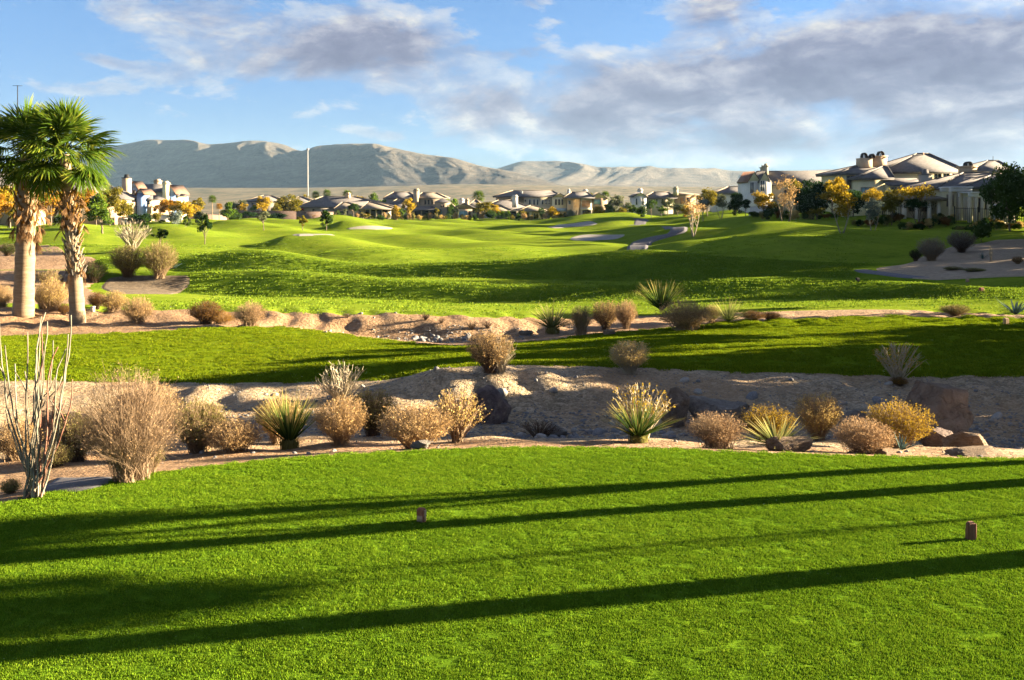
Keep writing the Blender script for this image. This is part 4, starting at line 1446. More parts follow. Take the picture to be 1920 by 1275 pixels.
class House:
    """a house whose walls, roofs and openings are measured in photograph pixels at its distance, then built in metres"""
    def __init__(s, px, d, label, name='house', base=None):
        z = H((px - CX) / F * d, d)
        s.o = Vector(((px - CX) / F * d, d, z))
        s.d = d
        s.r = thing(name, label, 'house', s.o)

    def X(s, px, off):
        return (px - CX) / F * (s.d + off) - s.o.x

    def Z(s, py, off):
        return CAMZ - (py - HY) / F * (s.d + off) - s.o.z

    def wall(s, a, b, top, off=0, depth=8, mat='stucco_cream', bot=None, name='wall'):
        m = MB()
        m.box(s.X(a, off), s.X(b, off), off, off + depth, -1.2 if bot is None else s.Z(bot, off), s.Z(top, off))
        return m.build(name, mat, s.r)

    def _slab(s, m, top, th=.22):
        """a roof skin with thickness from top faces (list of polygons)"""
        for poly in top:
            n = len(poly)
            v = [tuple(p) for p in poly] + [(p[0], p[1], p[2] - th) for p in poly]
            if n == 4:
                m.add(v, [(0, 1, 2, 3), (7, 6, 5, 4)] + [(i, i + 4, (i + 1) % 4 + 4, (i + 1) % 4) for i in range(4)])
            else:
                m.add(v, [(i, i + 3, (i + 1) % 3 + 3, (i + 1) % 3) for i in range(3)], [(0, 1, 2), (5, 4, 3)])

    def _caps(s, roof, lines, mat='trim_tan'):
        m = MB()
        for a, b in lines:
            a, b = np.array(a), np.array(b)
            m.tube([a + (0, 0, .03), b + (0, 0, .03)], .085, 6)
        m.build('ridge_cap', mat, roof)

    def hip(s, a, b, ridge, eave, off=0, depth=8, ra=None, rb=None, mat='roof_slate', ov=.5, cap=''):
        """hipped roof, ridge from column ra to rb along the house"""
        x0, x1, y0, y1 = s.X(a, off) - ov, s.X(b, off) + ov, off - ov, off + depth + ov
        ym = (y0 + y1) / 2
        ze = s.Z(eave, off - ov)
        zr_ = CAMZ - (ridge - HY) / F * (s.d + ym) - s.o.z
        run = min((y1 - y0) / 2, (x1 - x0) / 2 - .05)
        xa = s.X(ra, ym) if ra is not None else x0 + run
        xb = s.X(rb, ym) if rb is not None else x1 - run
        A, B, C_, D_ = (x0, y0, ze), (x1, y0, ze), (x1, y1, ze), (x0, y1, ze)
        E, G = (xa, ym, zr_), (xb, ym, zr_)
        m = MB()
        s._slab(m, [(A, B, G, E), (C_, D_, E, G), (B, C_, G), (D_, A, E)])
        m.box(x0 + .02, x1 - .02, y0 + .02, y1 - .02, ze - .32, ze - .2)
        r = m.build('roof', mat, s.r)
        if cap == '':
            cap = mat if s.d < 200 else 'trim_tan'
        if cap:
            s._caps(r, [(A, E), (B, G), (C_, G), (D_, E), (E, G)], cap)
        return r

    def gable_front(s, a, b, peak, eave, off=0, depth=8, mat='roof_slate', wmat='stucco_cream', ov=.35, px=None):
        """gable facing the camera, ridge running away from it"""
        x0, x1 = s.X(a, off), s.X(b, off)
        xm = (x0 + x1) / 2 if px is None else s.X(px, off)
        ze, zp = s.Z(eave, off), s.Z(peak, off)
        y0, y1 = off - ov, off + depth
        sl = (zp - ze) / max(.1, xm - x0)
        m = MB()
        L = (x0 - ov, ze - ov * sl)
        Rr = (x1 + ov, ze - ov * (zp - ze) / max(.1, x1 - xm))
        s._slab(m, [((L[0], y0, L[1] + .2), (xm, y0, zp + .2), (xm, y1, zp + .2), (L[0], y1, L[1] + .2)), ((xm, y0, zp + .2), (Rr[0], y0, Rr[1] + .2), (Rr[0], y1, Rr[1] + .2), (xm, y1, zp + .2))])
        r = m.build('roof', mat, s.r)
        g_ = MB()
        v = [(x0, off + .02, ze - .01), (x1, off + .02, ze - .01), (xm, off + .02, zp), (x0, off + depth - .1, ze - .01), (x1, off + depth - .1, ze - .01), (xm, off + depth - .1, zp)]
        g_.add(v, [(0, 3, 4, 1)], [(0, 1, 2), (5, 4, 3)])
        g_.build('gable', wmat, s.r)
        return r

    def gable_side(s, a, b, ridge, eave, off=0, depth=8, mat='roof_slate', wmat='stucco_cream', ov=.4):
        """ridge running across the picture"""
        x0, x1 = s.X(a, off), s.X(b, off)
        ym = off + depth / 2
        ze = s.Z(eave, off - ov)
        zp = CAMZ - (ridge - HY) / F * (s.d + ym) - s.o.z
        m = MB()
        s._slab(m, [((x0 - .3, off - ov, ze), (x1 + .3, off - ov, ze), (x1 + .3, ym, zp), (x0 - .3, ym, zp)), ((x0 - .3, ym, zp), (x1 + .3, ym, zp), (x1 + .3, off + depth + ov, ze), (x0 - .3, off + depth + ov, ze))])
        r = m.build('roof', mat, s.r)
        g_ = MB()
        for x in (x0, x1):
            g_.add([(x - .05, off + .05, ze - .25), (x - .05, off + depth - .05, ze - .25), (x - .05, ym, zp - .25), (x + .05, off + .05, ze - .25), (x + .05, off + depth - .05, ze - .25), (x + .05, ym, zp - .25)],
                   [(0, 1, 4, 3), (1, 2, 5, 4), (2, 0, 3, 5)], [(2, 1, 0), (3, 4, 5)])
        g_.build('gable', wmat, s.r)
        return r

    def win(s, a, b, top, bot, off=0, mat='glass', frame='trim_tan', bars=0, name='window'):
        x0, x1, z0, z1 = s.X(a, off), s.X(b, off), s.Z(bot, off), s.Z(top, off)
        f = .10 if x1 - x0 > .6 else .06
        y0, y1 = off - .14, off - .003
        m = MB()
        m.box(x0 - f, x1 + f, y0, y1, z1, z1 + f)
        m.box(x0 - f, x1 + f, y0 - .04, y1, z0 - f, z0)
        m.box(x0 - f, x0, y0, y1, z0, z1)
        m.box(x1, x1 + f, y0, y1, z0, z1)
        for k in range(bars):
            xx = x0 + (x1 - x0) * (k + 1) / (bars + 1)
            m.box(xx - .035, xx + .035, y0 + .05, y1, z0, z1)
        w = link(name, None, s.r) if False else m.build(name, frame, s.r)
        MB().box(x0, x1, off - .05, off - .004, z0, z1).build('pane' if name != 'door' else 'door_leaf', mat, w)
        return w

    def porch(s, a, b, top, bot, off=0, depth=2.5, cols=3, mat='dark_opening', cmat='stucco_sand', thick=.35):
        """porch columns before a flat dark sheet that paints its deep shade"""
        x0, x1, z1 = s.X(a, off), s.X(b, off), s.Z(top, off)
        z0 = -1.0 if bot is None else s.Z(bot, off)
        MB().box(x0, x1, off - .02, off + .02, z0, z1).build('porch_shade', mat, s.r)  # near-black sheet paints the shade inside the porch
        for k in range(cols):
            xx = x0 + (x1 - x0) * k / max(1, cols - 1)
            MB().box(xx - thick / 2, xx + thick / 2, off - depth, off - depth + thick, -1.0 if bot is None else z0, z1 + .05).build('column', cmat, s.r)
        m = MB()
        m.box(x0 - .3, x1 + .3, off - depth - .1, off - .03, z1 + .052, z1 + .40)
        m.build('porch_beam', cmat, s.r)

    def chimney(s, a, b, top, bot, off=2, depth=1.2, mat='stucco_cream', cap='slab', capmat=None):
        x0, x1, z0, z1 = s.X(a, off), s.X(b, off), s.Z(bot, off), s.Z(top, off)
        c = MB().box(x0, x1, off, off + depth, z0, z1).build('chimney', mat, s.r)
        m = MB()
        if cap == 'slab':
            m.box(x0 - .12, x1 + .12, off - .12, off + depth + .12, z1, z1 + .16)
            m.box(x0 + .15, x1 - .15, off + .15, off + depth - .15, z1 + .16, z1 + .5)
        elif cap == 'cowl':
            m.box(x0 - .08, x1 + .08, off - .08, off + depth + .08, z1, z1 + .12)
            xm, ym = (x0 + x1) / 2, off + depth / 2
            w = (x1 - x0) * .32
            m.add([(xm - w, ym - w, z1 + .12), (xm + w, ym - w, z1 + .12), (xm + w, ym + w, z1 + .12), (xm - w, ym + w, z1 + .12),
                   (xm - w * .7, ym - w * .7, z1 + .8), (xm + w * .7, ym - w * .7, z1 + .8), (xm + w * .7, ym + w * .7, z1 + .8), (xm - w * .7, ym + w * .7, z1 + .8)],
                  [(0, 1, 5, 4), (1, 2, 6, 5), (2, 3, 7, 6), (3, 0, 4, 7), (4, 5, 6, 7)])
        m.build('chimney_cap', capmat or mat, c) if m.n else None
        return c

    def arch_cap(s, chim, pxc, w, top, bot, off, depth=.9):
        """open arched hood standing on a chimney"""
        x, z0, z1 = s.X(pxc, off), s.Z(bot, off), s.Z(top, off)
        hw = w / F * (s.d + off) / 2
        t = np.linspace(0, np.pi, 13)
        P = np.stack([x + hw * np.cos(t), np.full(13, off + depth / 2), z0 + (z1 - z0) * np.sin(t) ** .8], -1)
        m = MB()
        y0, y1 = off, off + depth
        for i in range(12):
            a, b = P[i], P[i + 1]
            ia = np.array([x + (a[0] - x) * .70, 0, z0 + (a[2] - z0) * .74])
            ib = np.array([x + (b[0] - x) * .70, 0, z0 + (b[2] - z0) * .74])
            v = [(a[0], y0, a[2]), (b[0], y0, b[2]), (ib[0], y0, ib[2]), (ia[0], y0, ia[2]), (a[0], y1, a[2]), (b[0], y1, b[2]), (ib[0], y1, ib[2]), (ia[0], y1, ia[2])]
            m.add(v, [(0, 1, 2, 3), (7, 6, 5, 4), (0, 4, 5, 1), (3, 2, 6, 7)])
        o = m.build('chimney_hood', 'iron', chim)
        MB().box(x - hw * .12, x + hw * .12, off + depth * .4, off + depth * .6, z0, z0 + (z1 - z0) * .5).build('flue', 'stucco_white', chim)
        return o


# -- left, behind the palms
h = House(245, 200, 'white gabled house with tall tan chimney, nearer of the two beside the palms')
h.wall(222, 258, 378, 0, 7, 'stucco_glare_blue')
h.gable_side(222, 258, 363, 378, 0, 7, 'roof_slate', 'stucco_glare_blue')
h.wall(256.5, 269, 362, -1.0, 6, 'stucco_glare_blue')
h.gable_front(256.5, 269, 355, 362, -1.0, 6, 'roof_red', 'stucco_glare_blue')
h.wall(216, 234, 384, -2.0, 4, 'stucco_glare_blue')
h.gable_side(216, 234, 370, 384, -2.0, 4, 'roof_slate', 'stucco_glare_blue')
h.wall(269.2, 284, 372, 1, 6, 'stucco_tan')
h.hip(269, 284, 364, 372, 1, 6, cap=None)
h.wall(236, 250, 379, -2.2, 2.1, 'stucco_tan')
h.chimney(228.5, 241, 334, 380, 4, 1.6, 'stucco_tan', 'cowl', 'iron')
h.wall(243, 258, 352, 7.2, 5, 'stucco_glare_blue', name='dormer')
h.gable_front(243, 258, 341, 352, 7.2, 5, 'roof_red', 'stucco_glare_blue')
h.win(228, 231, 385, 399, -2.0, 'glass')
h.win(277, 281, 376, 383, 1, 'glass')
h.win(249.5, 253.5, 357, 364, 7.2, 'glass')
h.win(244, 248, 385, 396, -2.2, 'glass')
h.win(273, 276, 388, 398, 1, 'glass')
h = House(292, 222, 'tan house with long dark tiled roof and two chimneys left of the hills')
h.wall(262, 306, 358, 0, 9, 'stucco_yellow')
h.gable_side(262, 306, 345, 358, 0, 9, 'roof_slate', 'stucco_yellow')
h.wall(307, 328, 361, -2, 9, 'stucco_glare_blue')
h.gable_front(309, 328, 348, 361, -2, 9, 'roof_red', 'stucco_glare_blue')
h.chimney(288, 299, 340, 352, 6, 1.4, 'stucco_tan')
h.chimney(304.5, 314, 344, 378, -3.5, 1.4, 'stucco_yellow')
h.wall(328.2, 334, 366, -1, 6, 'stucco_yellow')
h.hip(328.2, 334, 362, 366, -1, 6, cap=None)
h.wall(276, 314, 388, -6, 4, 'stucco_tan')
h.hip(272, 316, 367, 388, -6, 5.4, ra=274, rb=278)
h.win(317, 320, 372, 382, -2, 'glass')
h.win(270, 274, 362, 369, 0, 'glass')
h.win(284, 288, 362, 369, 0, 'glass')
h = House(120, 190, 'pinkish house with blue grey roof partly hidden behind orange trees')
h.wall(60, 215, 372, 0, 10, 'stucco_tan')
h.hip(60, 215, 338, 372, 0, 12, ra=100, rb=180)
h.wall(105, 135, 388, -3, 3, 'stucco_white')
h.hip(105, 135, 380, 388, -3, 3, cap=None)
for a in (78, 110, 122, 150, 170, 190):
    h.win(a, a + 6, 380 if not 100 < a < 130 else 394, 396 if not 100 < a < 130 else 408, 0 if not 100 < a < 130 else -3, 'glass', 'trim_white')
h = House(0, 170, 'house with blue grey hipped roof at the left edge behind the palm crown')
h.wall(-60, 34, 345, 0, 10, 'stucco_tan')
h.hip(-60, 38, 318, 346, 0, 11)
h.win(4, 12, 352, 366, 0, 'glass', 'trim_white')
h.win(20, 26, 352, 366, 0, 'glass', 'trim_white')

# -- low hip roofed house
h = House(650, 262, 'low house with wide grey hipped roof and dark patio behind the small trees')
h.wall(562, 634, 388, 2, 12, 'stucco_grey')
h.hip(556, 742, 368, 388, 2, 15, ra=606, rb=664, mat='roof_slate')
h.wall(632, 681, 391, -3.5, 7, 'stucco_tan')
h.hip(630, 684, 379, 391, -3.5, 9, ra=642, rb=652, mat='roof_tan')
h.wall(684, 731, 391, -1.0, 7, 'stucco_grey')
h.hip(680, 738, 378, 391, -5.0, 9, ra=691, rb=696, mat='roof_tan')
h.chimney(648, 656, 364, 373, 8, 1.2, 'stucco_tan')
h.win(586, 589, 392, 398, 2, 'glass')
h.win(604, 614, 393, 401, 2, 'glass', 'trim_white', 1)
h.win(646, 652, 394, 406, -3.5, 'glass')
h.win(674, 677, 395, 408, -3.5, 'glass')
h.porch(686, 730, 392, None, -1.0, 3.0, 5)
h.win(638, 643, 396, 406, -3.5, 'glass', 'trim_tan')
o = MB().box(h.X(563.5, 1.8), h.X(569.5, 1.8), 1.75, 1.9, h.Z(394, 1.8), h.Z(388, 1.8)).build('red_board', 'sign_red', h.r)
h = House(566, 285, 'house with small dark blue roof corner left of the wide grey roof')
h.wall(556, 590, 381, 0, 9, 'stucco_grey')
h.hip(552, 592, 368, 381, 0, 10, ra=560, rb=566)
h = House(495, 330, 'distant grey roofed house behind the round yellow tree')
h.wall(464, 526, 377, 0, 9, 'stucco_grey')
h.hip(460, 530, 366, 377, 0, 10)
h.win(472, 476, 380, 387, 0, 'glass')

# -- two storey house with round tower
h = House(785, 268, 'two storey house with small round tower and dark porch left of centre')
h.wall(724, 778, 371, 6, 9, 'stucco_grey')
h.hip(722, 779, 360, 371, 6, 10, ra=738, rb=768)
h.wall(784, 832, 371, 4, 9, 'stucco_sand')
h.hip(780, 836, 361, 371, 4, 10, ra=792, rb=818, mat='roof_tan')
h.chimney(775, 785, 357, 392, 3, 1.6, 'stucco_sand')
h.wall(722, 776, 392, 0, 6, 'stucco_grey')
h.hip(716, 778, 373, 392, 0, 9, ra=745, rb=772)
for a in (796, 802.5, 809):
    h.win(a, a + 2.6, 375, 383, 4, 'dark_opening')
h.hip(774, 824, 386, 393, -1.5, 4, mat='roof_slate')
h.wall(776, 822, 393, 2, 5, 'stucco_sand')
h.porch(778, 820, 394, None, 2, 3.0, 4)
# round tower
tw = MB()
xm, rad = h.X(829, 0), 7.5 * (h.d) / F * 2
n_ = 20
th_ = np.arange(n_) * 2 * np.pi / n_
zt = h.Z(379, -1)
tw.add(np.concatenate([np.c_[xm + rad * np.cos(th_), 1.5 + rad * np.sin(th_), np.full(n_, -1.0)], np.c_[xm + rad * np.cos(th_), 1.5 + rad * np.sin(th_), np.full(n_, zt)]]),
       [(i, (i + 1) % n_, n_ + (i + 1) % n_, n_ + i) for i in range(n_)])
tw.build('tower', 'stucco_sand', h.r)
tr_ = MB()
tr_.add(np.concatenate([np.c_[xm + rad * 1.18 * np.cos(th_), 1.5 + rad * 1.18 * np.sin(th_), np.full(n_, zt - .05)], [(xm, 1.5, h.Z(371, 1))]]), None, [(i, (i + 1) % n_, n_) for i in range(n_)] + [((i + 1) % n_, i, n_ + 0) for i in range(0)])
tr_.build('tower_roof', 'roof_slate', h.r)
h.win(824, 829, 396, 406, -.75, 'glass_teal', 'trim_tan', 1)
h.win(826, 828.5, 385, 388, -.75, 'dark_opening')
h.win(831, 833.5, 385, 388, -.70, 'dark_opening')
h.win(836, 841, 396, 407, 3.0, 'glass')
h.wall(834, 848, 392, 3, 6, 'stucco_sand')
h.hip(834, 852, 380, 392, 3, 8)

# -- gabled garage house
h = House(872, 262, 'small gabled house with pale blue garage window at the lawn edge')
h.wall(846, 894, 392, 0, 10, 'stucco_tan')
h.gable_front(845, 894, 382, 392, 0, 10, 'roof_slate', 'stucco_tan', px=868)
h.win(861, 876, 396, 408, 0, 'glass_teal', 'trim_white', 1)
h.win(879, 882.5, 396, 408, 0, 'dark_opening', name='door')
h.win(851, 853, 396, 404, 0, 'dark_opening')
h.win(887, 889.5, 394, 399, 0, 'dark_opening')
h.chimney(872, 879, 376, 388, 5, 1.3, 'stucco_tan')
h.chimney(861, 870, 375, 384, 9, 1.0, 'stucco_white')
h.hip(876, 906, 373, 390, 8, 10)
h.wall(878, 904, 390, 8, 9, 'stucco_sand')

# -- long low house and the big cream house behind it
h = House(965, 262, 'long low cream house with hipped porch roof and white chimney')
h.wall(898, 1006, 395, 0, 9, 'stucco_grey')
h.hip(892, 1010, 375, 394, 0, 13, ra=935, rb=958, mat='roof_slate')
h.hip(918, 958, 384, 394.5, -3, 6, mat='roof_tan', ra=922, rb=938)
h.wall(992, 1026, 396, -.5, 6, 'stucco_cream')
h.hip(976, 1034, 385, 395, -5.5, 10, ra=995, rb=1000, mat='roof_tan')
h.chimney(960, 971, 369, 389, -.5, 1.4, 'stucco_white')
h.win(955, 967.5, 397, 406, 0, 'dark_opening', 'trim_white')
h.win(972, 974.5, 397, 401, 0, 'dark_opening')
h.win(983, 992, 400, 407, 0, 'dark_opening')
h.win(1001, 1004, 400, 411, -.5, 'dark_opening', 'trim_white', name='door')
h.win(1006, 1009, 400, 411, -.5, 'dark_opening', 'trim_white', name='door')
for a in (994.5, 1024):
    MB().box(h.X(a - 2, -5), h.X(a + 2, -5), -5.2, -4.6, -1, h.Z(396, -5)).build('column', 'stucco_white', h.r)
h.win(949, 952, 397, 410, 0, 'glass', name='door')

h = House(1000, 282, 'large cream two storey house with tower gable and long dark roof')
h.wall(930, 982, 368, 2, 10, 'stucco_cream')
h.wall(982.2, 1040, 369, 0, 12, 'stucco_cream')
h.hip(927, 1052, 357, 368, 0, 13, ra=962, rb=1036, mat='roof_slate')
h.wall(1035.5, 1063, 370, -2, 12, 'stucco_yellow')
h.gable_front(1035.5, 1063, 363, 370, -2, 12, 'roof_tan', 'stucco_yellow')
for a in (992, 1000, 1006.5):
    h.win(a, a + 2.8, 374, 384, 0, 'glass', 'trim_white')
h.win(1016, 1018.5, 375, 383, 0, 'glass', 'trim_white')
for a in (1022.5, 1028.5):
    h.win(a, a + 2.2, 375, 378, 0, 'dark_opening', 'trim_white')
    h.win(a, a + 2.2, 380, 383, 0, 'dark_opening', 'trim_white')
h.win(984, 986, 375, 377.5, 0, 'dark_opening')
for a in (1041, 1047, 1053):
    h.win(a, a + 2.8, 374, 384, -2, 'dark_opening', 'trim_tan')
MB().box(h.X(1042, -3), h.X(1062, -3), -3.4, -2.05, h.Z(396.5, -3), h.Z(390.5, -3)).build('awning', 'shade_cloth', h.r)
h.win(1043, 1051, 399, 408, -2, 'dark_opening')
h.chimney(977, 980, 360, 366, 3, .6, 'stucco_white', 'slab')
h.chimney(1064, 1069, 357, 370, 4, 1.0, 'stucco_white')

h = House(1100, 276, 'peach two storey house with orange balcony opening and gable on its right')
h.wall(1064, 1089, 370, 1.5, 9, 'stucco_tan')
h.wall(1089.2, 1110, 370, 0, 2.0, 'stucco_cream', bot=None, name='balcony_back')
h.hip(1060, 1112, 360, 370, -.5, 12, ra=1072, rb=1102, mat='roof_slate')
h.win(1091, 1106, 376, 388, 0, 'opening_orange', 'stucco_tan', 1)  # opening filled with one flat orange pane
m = MB()
for k in range(9):
    xx = h.X(1090 + k * 2.1, -1)
    m.box(xx - .04, xx + .04, -1.2, -1.12, h.Z(391, -1), h.Z(386.5, -1))
m.box(h.X(1089, -1), h.X(1108, -1), -1.25, -1.05, h.Z(386.5, -1), h.Z(386, -1))
m.build('railing', 'trim_tan', h.r)
MB().box(h.X(1088.5, -1), h.X(1109, -1), -1.5, -.03, h.Z(393, -1), h.Z(391, -1)).build('balcony_floor', 'stucco_white', h.r)
h.porch(1090, 1108, 394, None, 0, 1.5, 2, cmat='stucco_cream')
h.wall(1111.5, 1139, 371, 0.5, 10, 'stucco_tan')
h.gable_front(1111.5, 1139, 362, 371, .5, 10, 'roof_tan', 'stucco_cream', px=1122)
h.win(1113.5, 1126, 374, 383, .5, 'glass_teal', 'trim_tan', 1)
h.win(1066, 1070, 376, 383, 1.5, 'glass', 'trim_white')
h.win(1073, 1078, 396, 405, 1.5, 'glass', 'trim_white')
h.win(1116, 1124, 395, 406, .5, 'glass', 'trim_tan')
h.chimney(1093, 1102, 358, 366, 7, 1.2, 'stucco_white')

# -- middle right, beyond the shaded rise
h = House(1240, 240, 'white walled house with dark roof and two chimneys beyond the cart path')
h.wall(1189, 1212, 367, -1, 9, 'stucco_white')
h.gable_front(1189, 1212, 362, 368, -1, 9, 'roof_slate', 'stucco_white')
h.wall(1212.2, 1262, 372, 0, 9, 'stucco_cream')
h.hip(1208, 1266, 360, 371, 0, 10, ra=1225, rb=1254)
h.wall(1262.5, 1304, 364, 1, 9, 'stucco_tan')
h.hip(1260, 1306, 360, 364, 1, 9, cap=None, mat='roof_tan')
h.chimney(1196, 1205, 357, 368, 3, 1.2, 'stucco_white')
h.chimney(1263, 1272, 354, 366, -1.2, 1.1, 'stucco_cream')
for a in (1192, 1204, 1230, 1241):
    h.win(a, a + 3, 372, 384, -1 if a < 1212 else 0, 'glass', 'trim_white')
h.win(1276, 1282, 371, 384, 1, 'opening_orange', 'trim_tan')
h.win(1288, 1294, 371, 384, 1, 'glass', 'trim_tan')
h = House(1375, 215, 'low grey roofed house with arched tan chimney behind the dark tree')
h.wall(1346, 1408, 362, 0, 9, 'stucco_white')
h.hip(1342, 1410, 350, 362, 0, 10, ra=1365, rb=1400)
c_ = h.chimney(1385.5, 1392.5, 344, 362, -1, 1.1, 'stucco_tan', None)
h.arch_cap(c_, 1389, 7, 339, 344, -1)

# -- steep gabled house
h = House(1470, 170, 'white house with twin steep gables and long blue grey roof')
h.wall(1403.5, 1424, 339, -1, 8, 'stucco_white')
h.gable_front(1403.5, 1424, 323, 339, -1, 8, 'roof_red', 'stucco_white', ov=.2)
h.wall(1424.3, 1446, 339, -1.6, 8, 'stucco_white')
h.gable_front(1424.3, 1443, 323, 339, -1.6, 8, 'roof_slate', 'stucco_white', ov=.2)
h.wall(1446.2, 1580, 346, 0, 12, 'stucco_cream')
h.gable_side(1438, 1582, 320, 346, 0, 12, 'roof_slate', 'stucco_cream')
h.win(1406.5, 1413, 342, 362, -1, 'glass', 'trim_white', 1)
h.win(1426, 1432.5, 339, 358, -1.6, 'glass', 'trim_white', 1)
h.win(1444, 1447, 343, 351, 0, 'glass')
h.win(1470, 1478, 356, 368, 0, 'glass')
h.win(1500, 1508, 356, 368, 0, 'glass')
h.chimney(1428, 1433, 315, 332, 5, 1, 'stucco_cream')
h.chimney(1433.5, 1441, 312, 330, 4, 1.2, 'stucco_cream')
h.wall(1402, 1450, 366, -2.6, 2.2, 'stucco_white', name='balcony')

# -- big yellow house
h = House(1700, 140, 'big pale yellow house with tall hipped slate roof and triple arched chimney')
h.wall(1659, 1806, 322, 4, 12, 'stucco_yellow')
h.hip(1655, 1810, 288, 321.5, 4, 13, ra=1719, rb=1742)
h.wall(1581, 1618, 324, 2, 10, 'stucco_yellow')
h.hip(1578, 1660, 310, 324, 2, 10, ra=1608, rb=1650, mat='roof_slate')
h.wall(1612.3, 1664, 334, -1.5, 5.2, 'stucco_yellow')
h.hip(1610, 1668, 312, 333, -1.5, 8, ra=1655, rb=1664)
h.win(1588, 1600, 330, 352, 2, 'glass', 'trim_tan', 1)
h.win(1615, 1636, 352, 372, -1.5, 'glass_teal', 'trim_tan', 2)
h.win(1752, 1764, 326, 336, 4, 'glass', 'trim_white', 1)
h.win(1769, 1779, 326, 336, 4, 'glass', 'trim_white', 1)
h.win(1786, 1793, 326, 336, 4, 'glass', 'trim_white', 1)
c_ = h.chimney(1614, 1636, 296, 318, 5, 2.0, 'stucco_tan', None)
h.arch_cap(c_, 1622, 11, 286, 296, 5)
c_ = h.chimney(1636.3, 1663, 294, 318, 6, 2.0, 'stucco_tan', None)
MB().box(h.X(1634.5, 5.8), h.X(1665, 5.8), 5.8, 8.2, h.Z(294, 6), h.Z(291.8, 6)).build('chimney_cap', 'stucco_tan', c_)
h.arch_cap(c_, 1653, 12, 283, 292, 6)
h.arch_cap(c_, 1637, 10, 288, 296, 4.8)
h.wall(1668, 1732, 346, -3, 6.5, 'stucco_yellow')
h.gable_side(1668, 1732, 334, 346, -3, 6.5, 'roof_slate', 'stucco_yellow')
h.chimney(1731, 1748, 328, 372, -3.5, 1.6, 'stucco_grey', 'cowl', 'roof_slate')
h.wall(1700, 1766, 362, -4, 3, 'stucco_yellow')
for a in (1705, 1718, 1740):
    h.win(a, a + 8, 372, 394, -4, 'glass', 'trim_tan', 1)
h.win(1672, 1682, 352, 368, -3, 'glass', 'trim_tan', 1)
MB().tube([(h.X(1731, 10), 10, h.Z(292, 10)), (h.X(1731, 10), 10, h.Z(286, 10))], .12, 6).build('vent_pipe', 'stucco_tan', h.r)

# -- low house with white pergolas
h = House(1810, 118, 'low tiled house with white pergolas behind the dark iron fence')
h.wall(1768, 1872, 352, 4, 10, 'stucco_yellow')
h.hip(1762, 1876, 324, 351, 4, 12, ra=1806, rb=1858)
h.wall(1822, 1905, 350, 0, 8, 'stucco_cream')
h.hip(1816, 1908, 327, 349, 0, 11, ra=1862, rb=1890)
c_ = h.chimney(1808, 1832, 313, 326, 13, 1.8, 'stucco_tan', None)
MB().box(h.X(1806.5, 12.8), h.X(1834, 12.8), 12.8, 15, h.Z(313.5, 13), h.Z(311, 13)).build('chimney_cap', 'stucco_tan', c_)
h.arch_cap(c_, 1818, 14, 302.5, 312, 13)
for (a, b, t_, off, n_) in ((1780, 1822, 352, -3.0, 3), (1816, 1856, 362, -5.5, 4)):
    m = MB()
    m.box(h.X(a, off), h.X(b, off), off - .12, off + .12, h.Z(t_ + 7, off), h.Z(t_, off))
    m.box(h.X(a, off), h.X(b, off), off + 2.4, off + 2.6, h.Z(t_ + 7, off), h.Z(t_, off))
    pg = m.build('pergola_beam', 'trim_white', h.r)
    for k in range(14):
        xx = h.X(a, off) + (h.X(b, off) - h.X(a, off)) * (k + .5) / 14
        MB().box(xx - .05, xx + .05, off - .5, off + 3, h.Z(t_, off) + .002, h.Z(t_ - 2.2, off)).build('rafter', 'trim_white', pg)
    for k in range(n_):
        xx = h.X(a + 2, off) + (h.X(b - 2, off) - h.X(a + 2, off)) * k / (n_ - 1)
        MB().box(xx - .17, xx + .17, off - .17, off + .17, -.6, h.Z(t_ + 7, off)).build('column', 'stucco_cream', h.r)
h.win(1795, 1806, 366, 398, 4, 'dark_opening', 'trim_tan', name='door')
h.win(1828, 1838, 372, 398, 0, 'dark_opening', 'trim_tan', name='door')
h.win(1846, 1860, 372, 392, 0, 'glass', 'trim_tan', 1)
h.win(1776, 1786, 366, 386, 4, 'glass', 'trim_tan', 1)
h = House(1715, 122, 'cream garden pavilion with square white columns below the yellow topped tree')
h.hip(1690, 1768, 366, 372, -2, 6, ra=1710, rb=1750, mat='roof_tan', cap=None)
for a in (1697, 1721, 1744, 1762):
    MB().box(h.X(a - 3, -2), h.X(a + 3, -2), -1.9, -1.5, -.6, h.Z(372, -2)).build('column', 'stucco_white', h.r)
h.wall(1692, 1768, 373, 2, 1.2, 'stucco_cream')
h.win(1704, 1714, 380, 396, 2, 'dark_opening', 'trim_tan')
h.win(1728, 1738, 380, 396, 2, 'dark_opening', 'trim_tan')
h = House(1862, 165, 'house of which only the grey hipped roof shows behind the pergola house')
h.wall(1826, 1897, 322, 0, 12, 'stucco_cream')
h.hip(1822, 1901, 301, 321, 0, 13, ra=1852, rb=1872)
h.chimney(1855, 1858, 318, 325, 1, .5, 'stucco_tan', None)
h.chimney(1867, 1871, 316, 325, 1, .5, 'stucco_tan', None)
MB().tube([(h.X(1862, 6), 6, h.Z(303, 6)), (h.X(1862, 6), 6, h.Z(293, 6))], .05, 5).build('vent_pipe', 'iron', h.r)

# -- walls, fences, posts


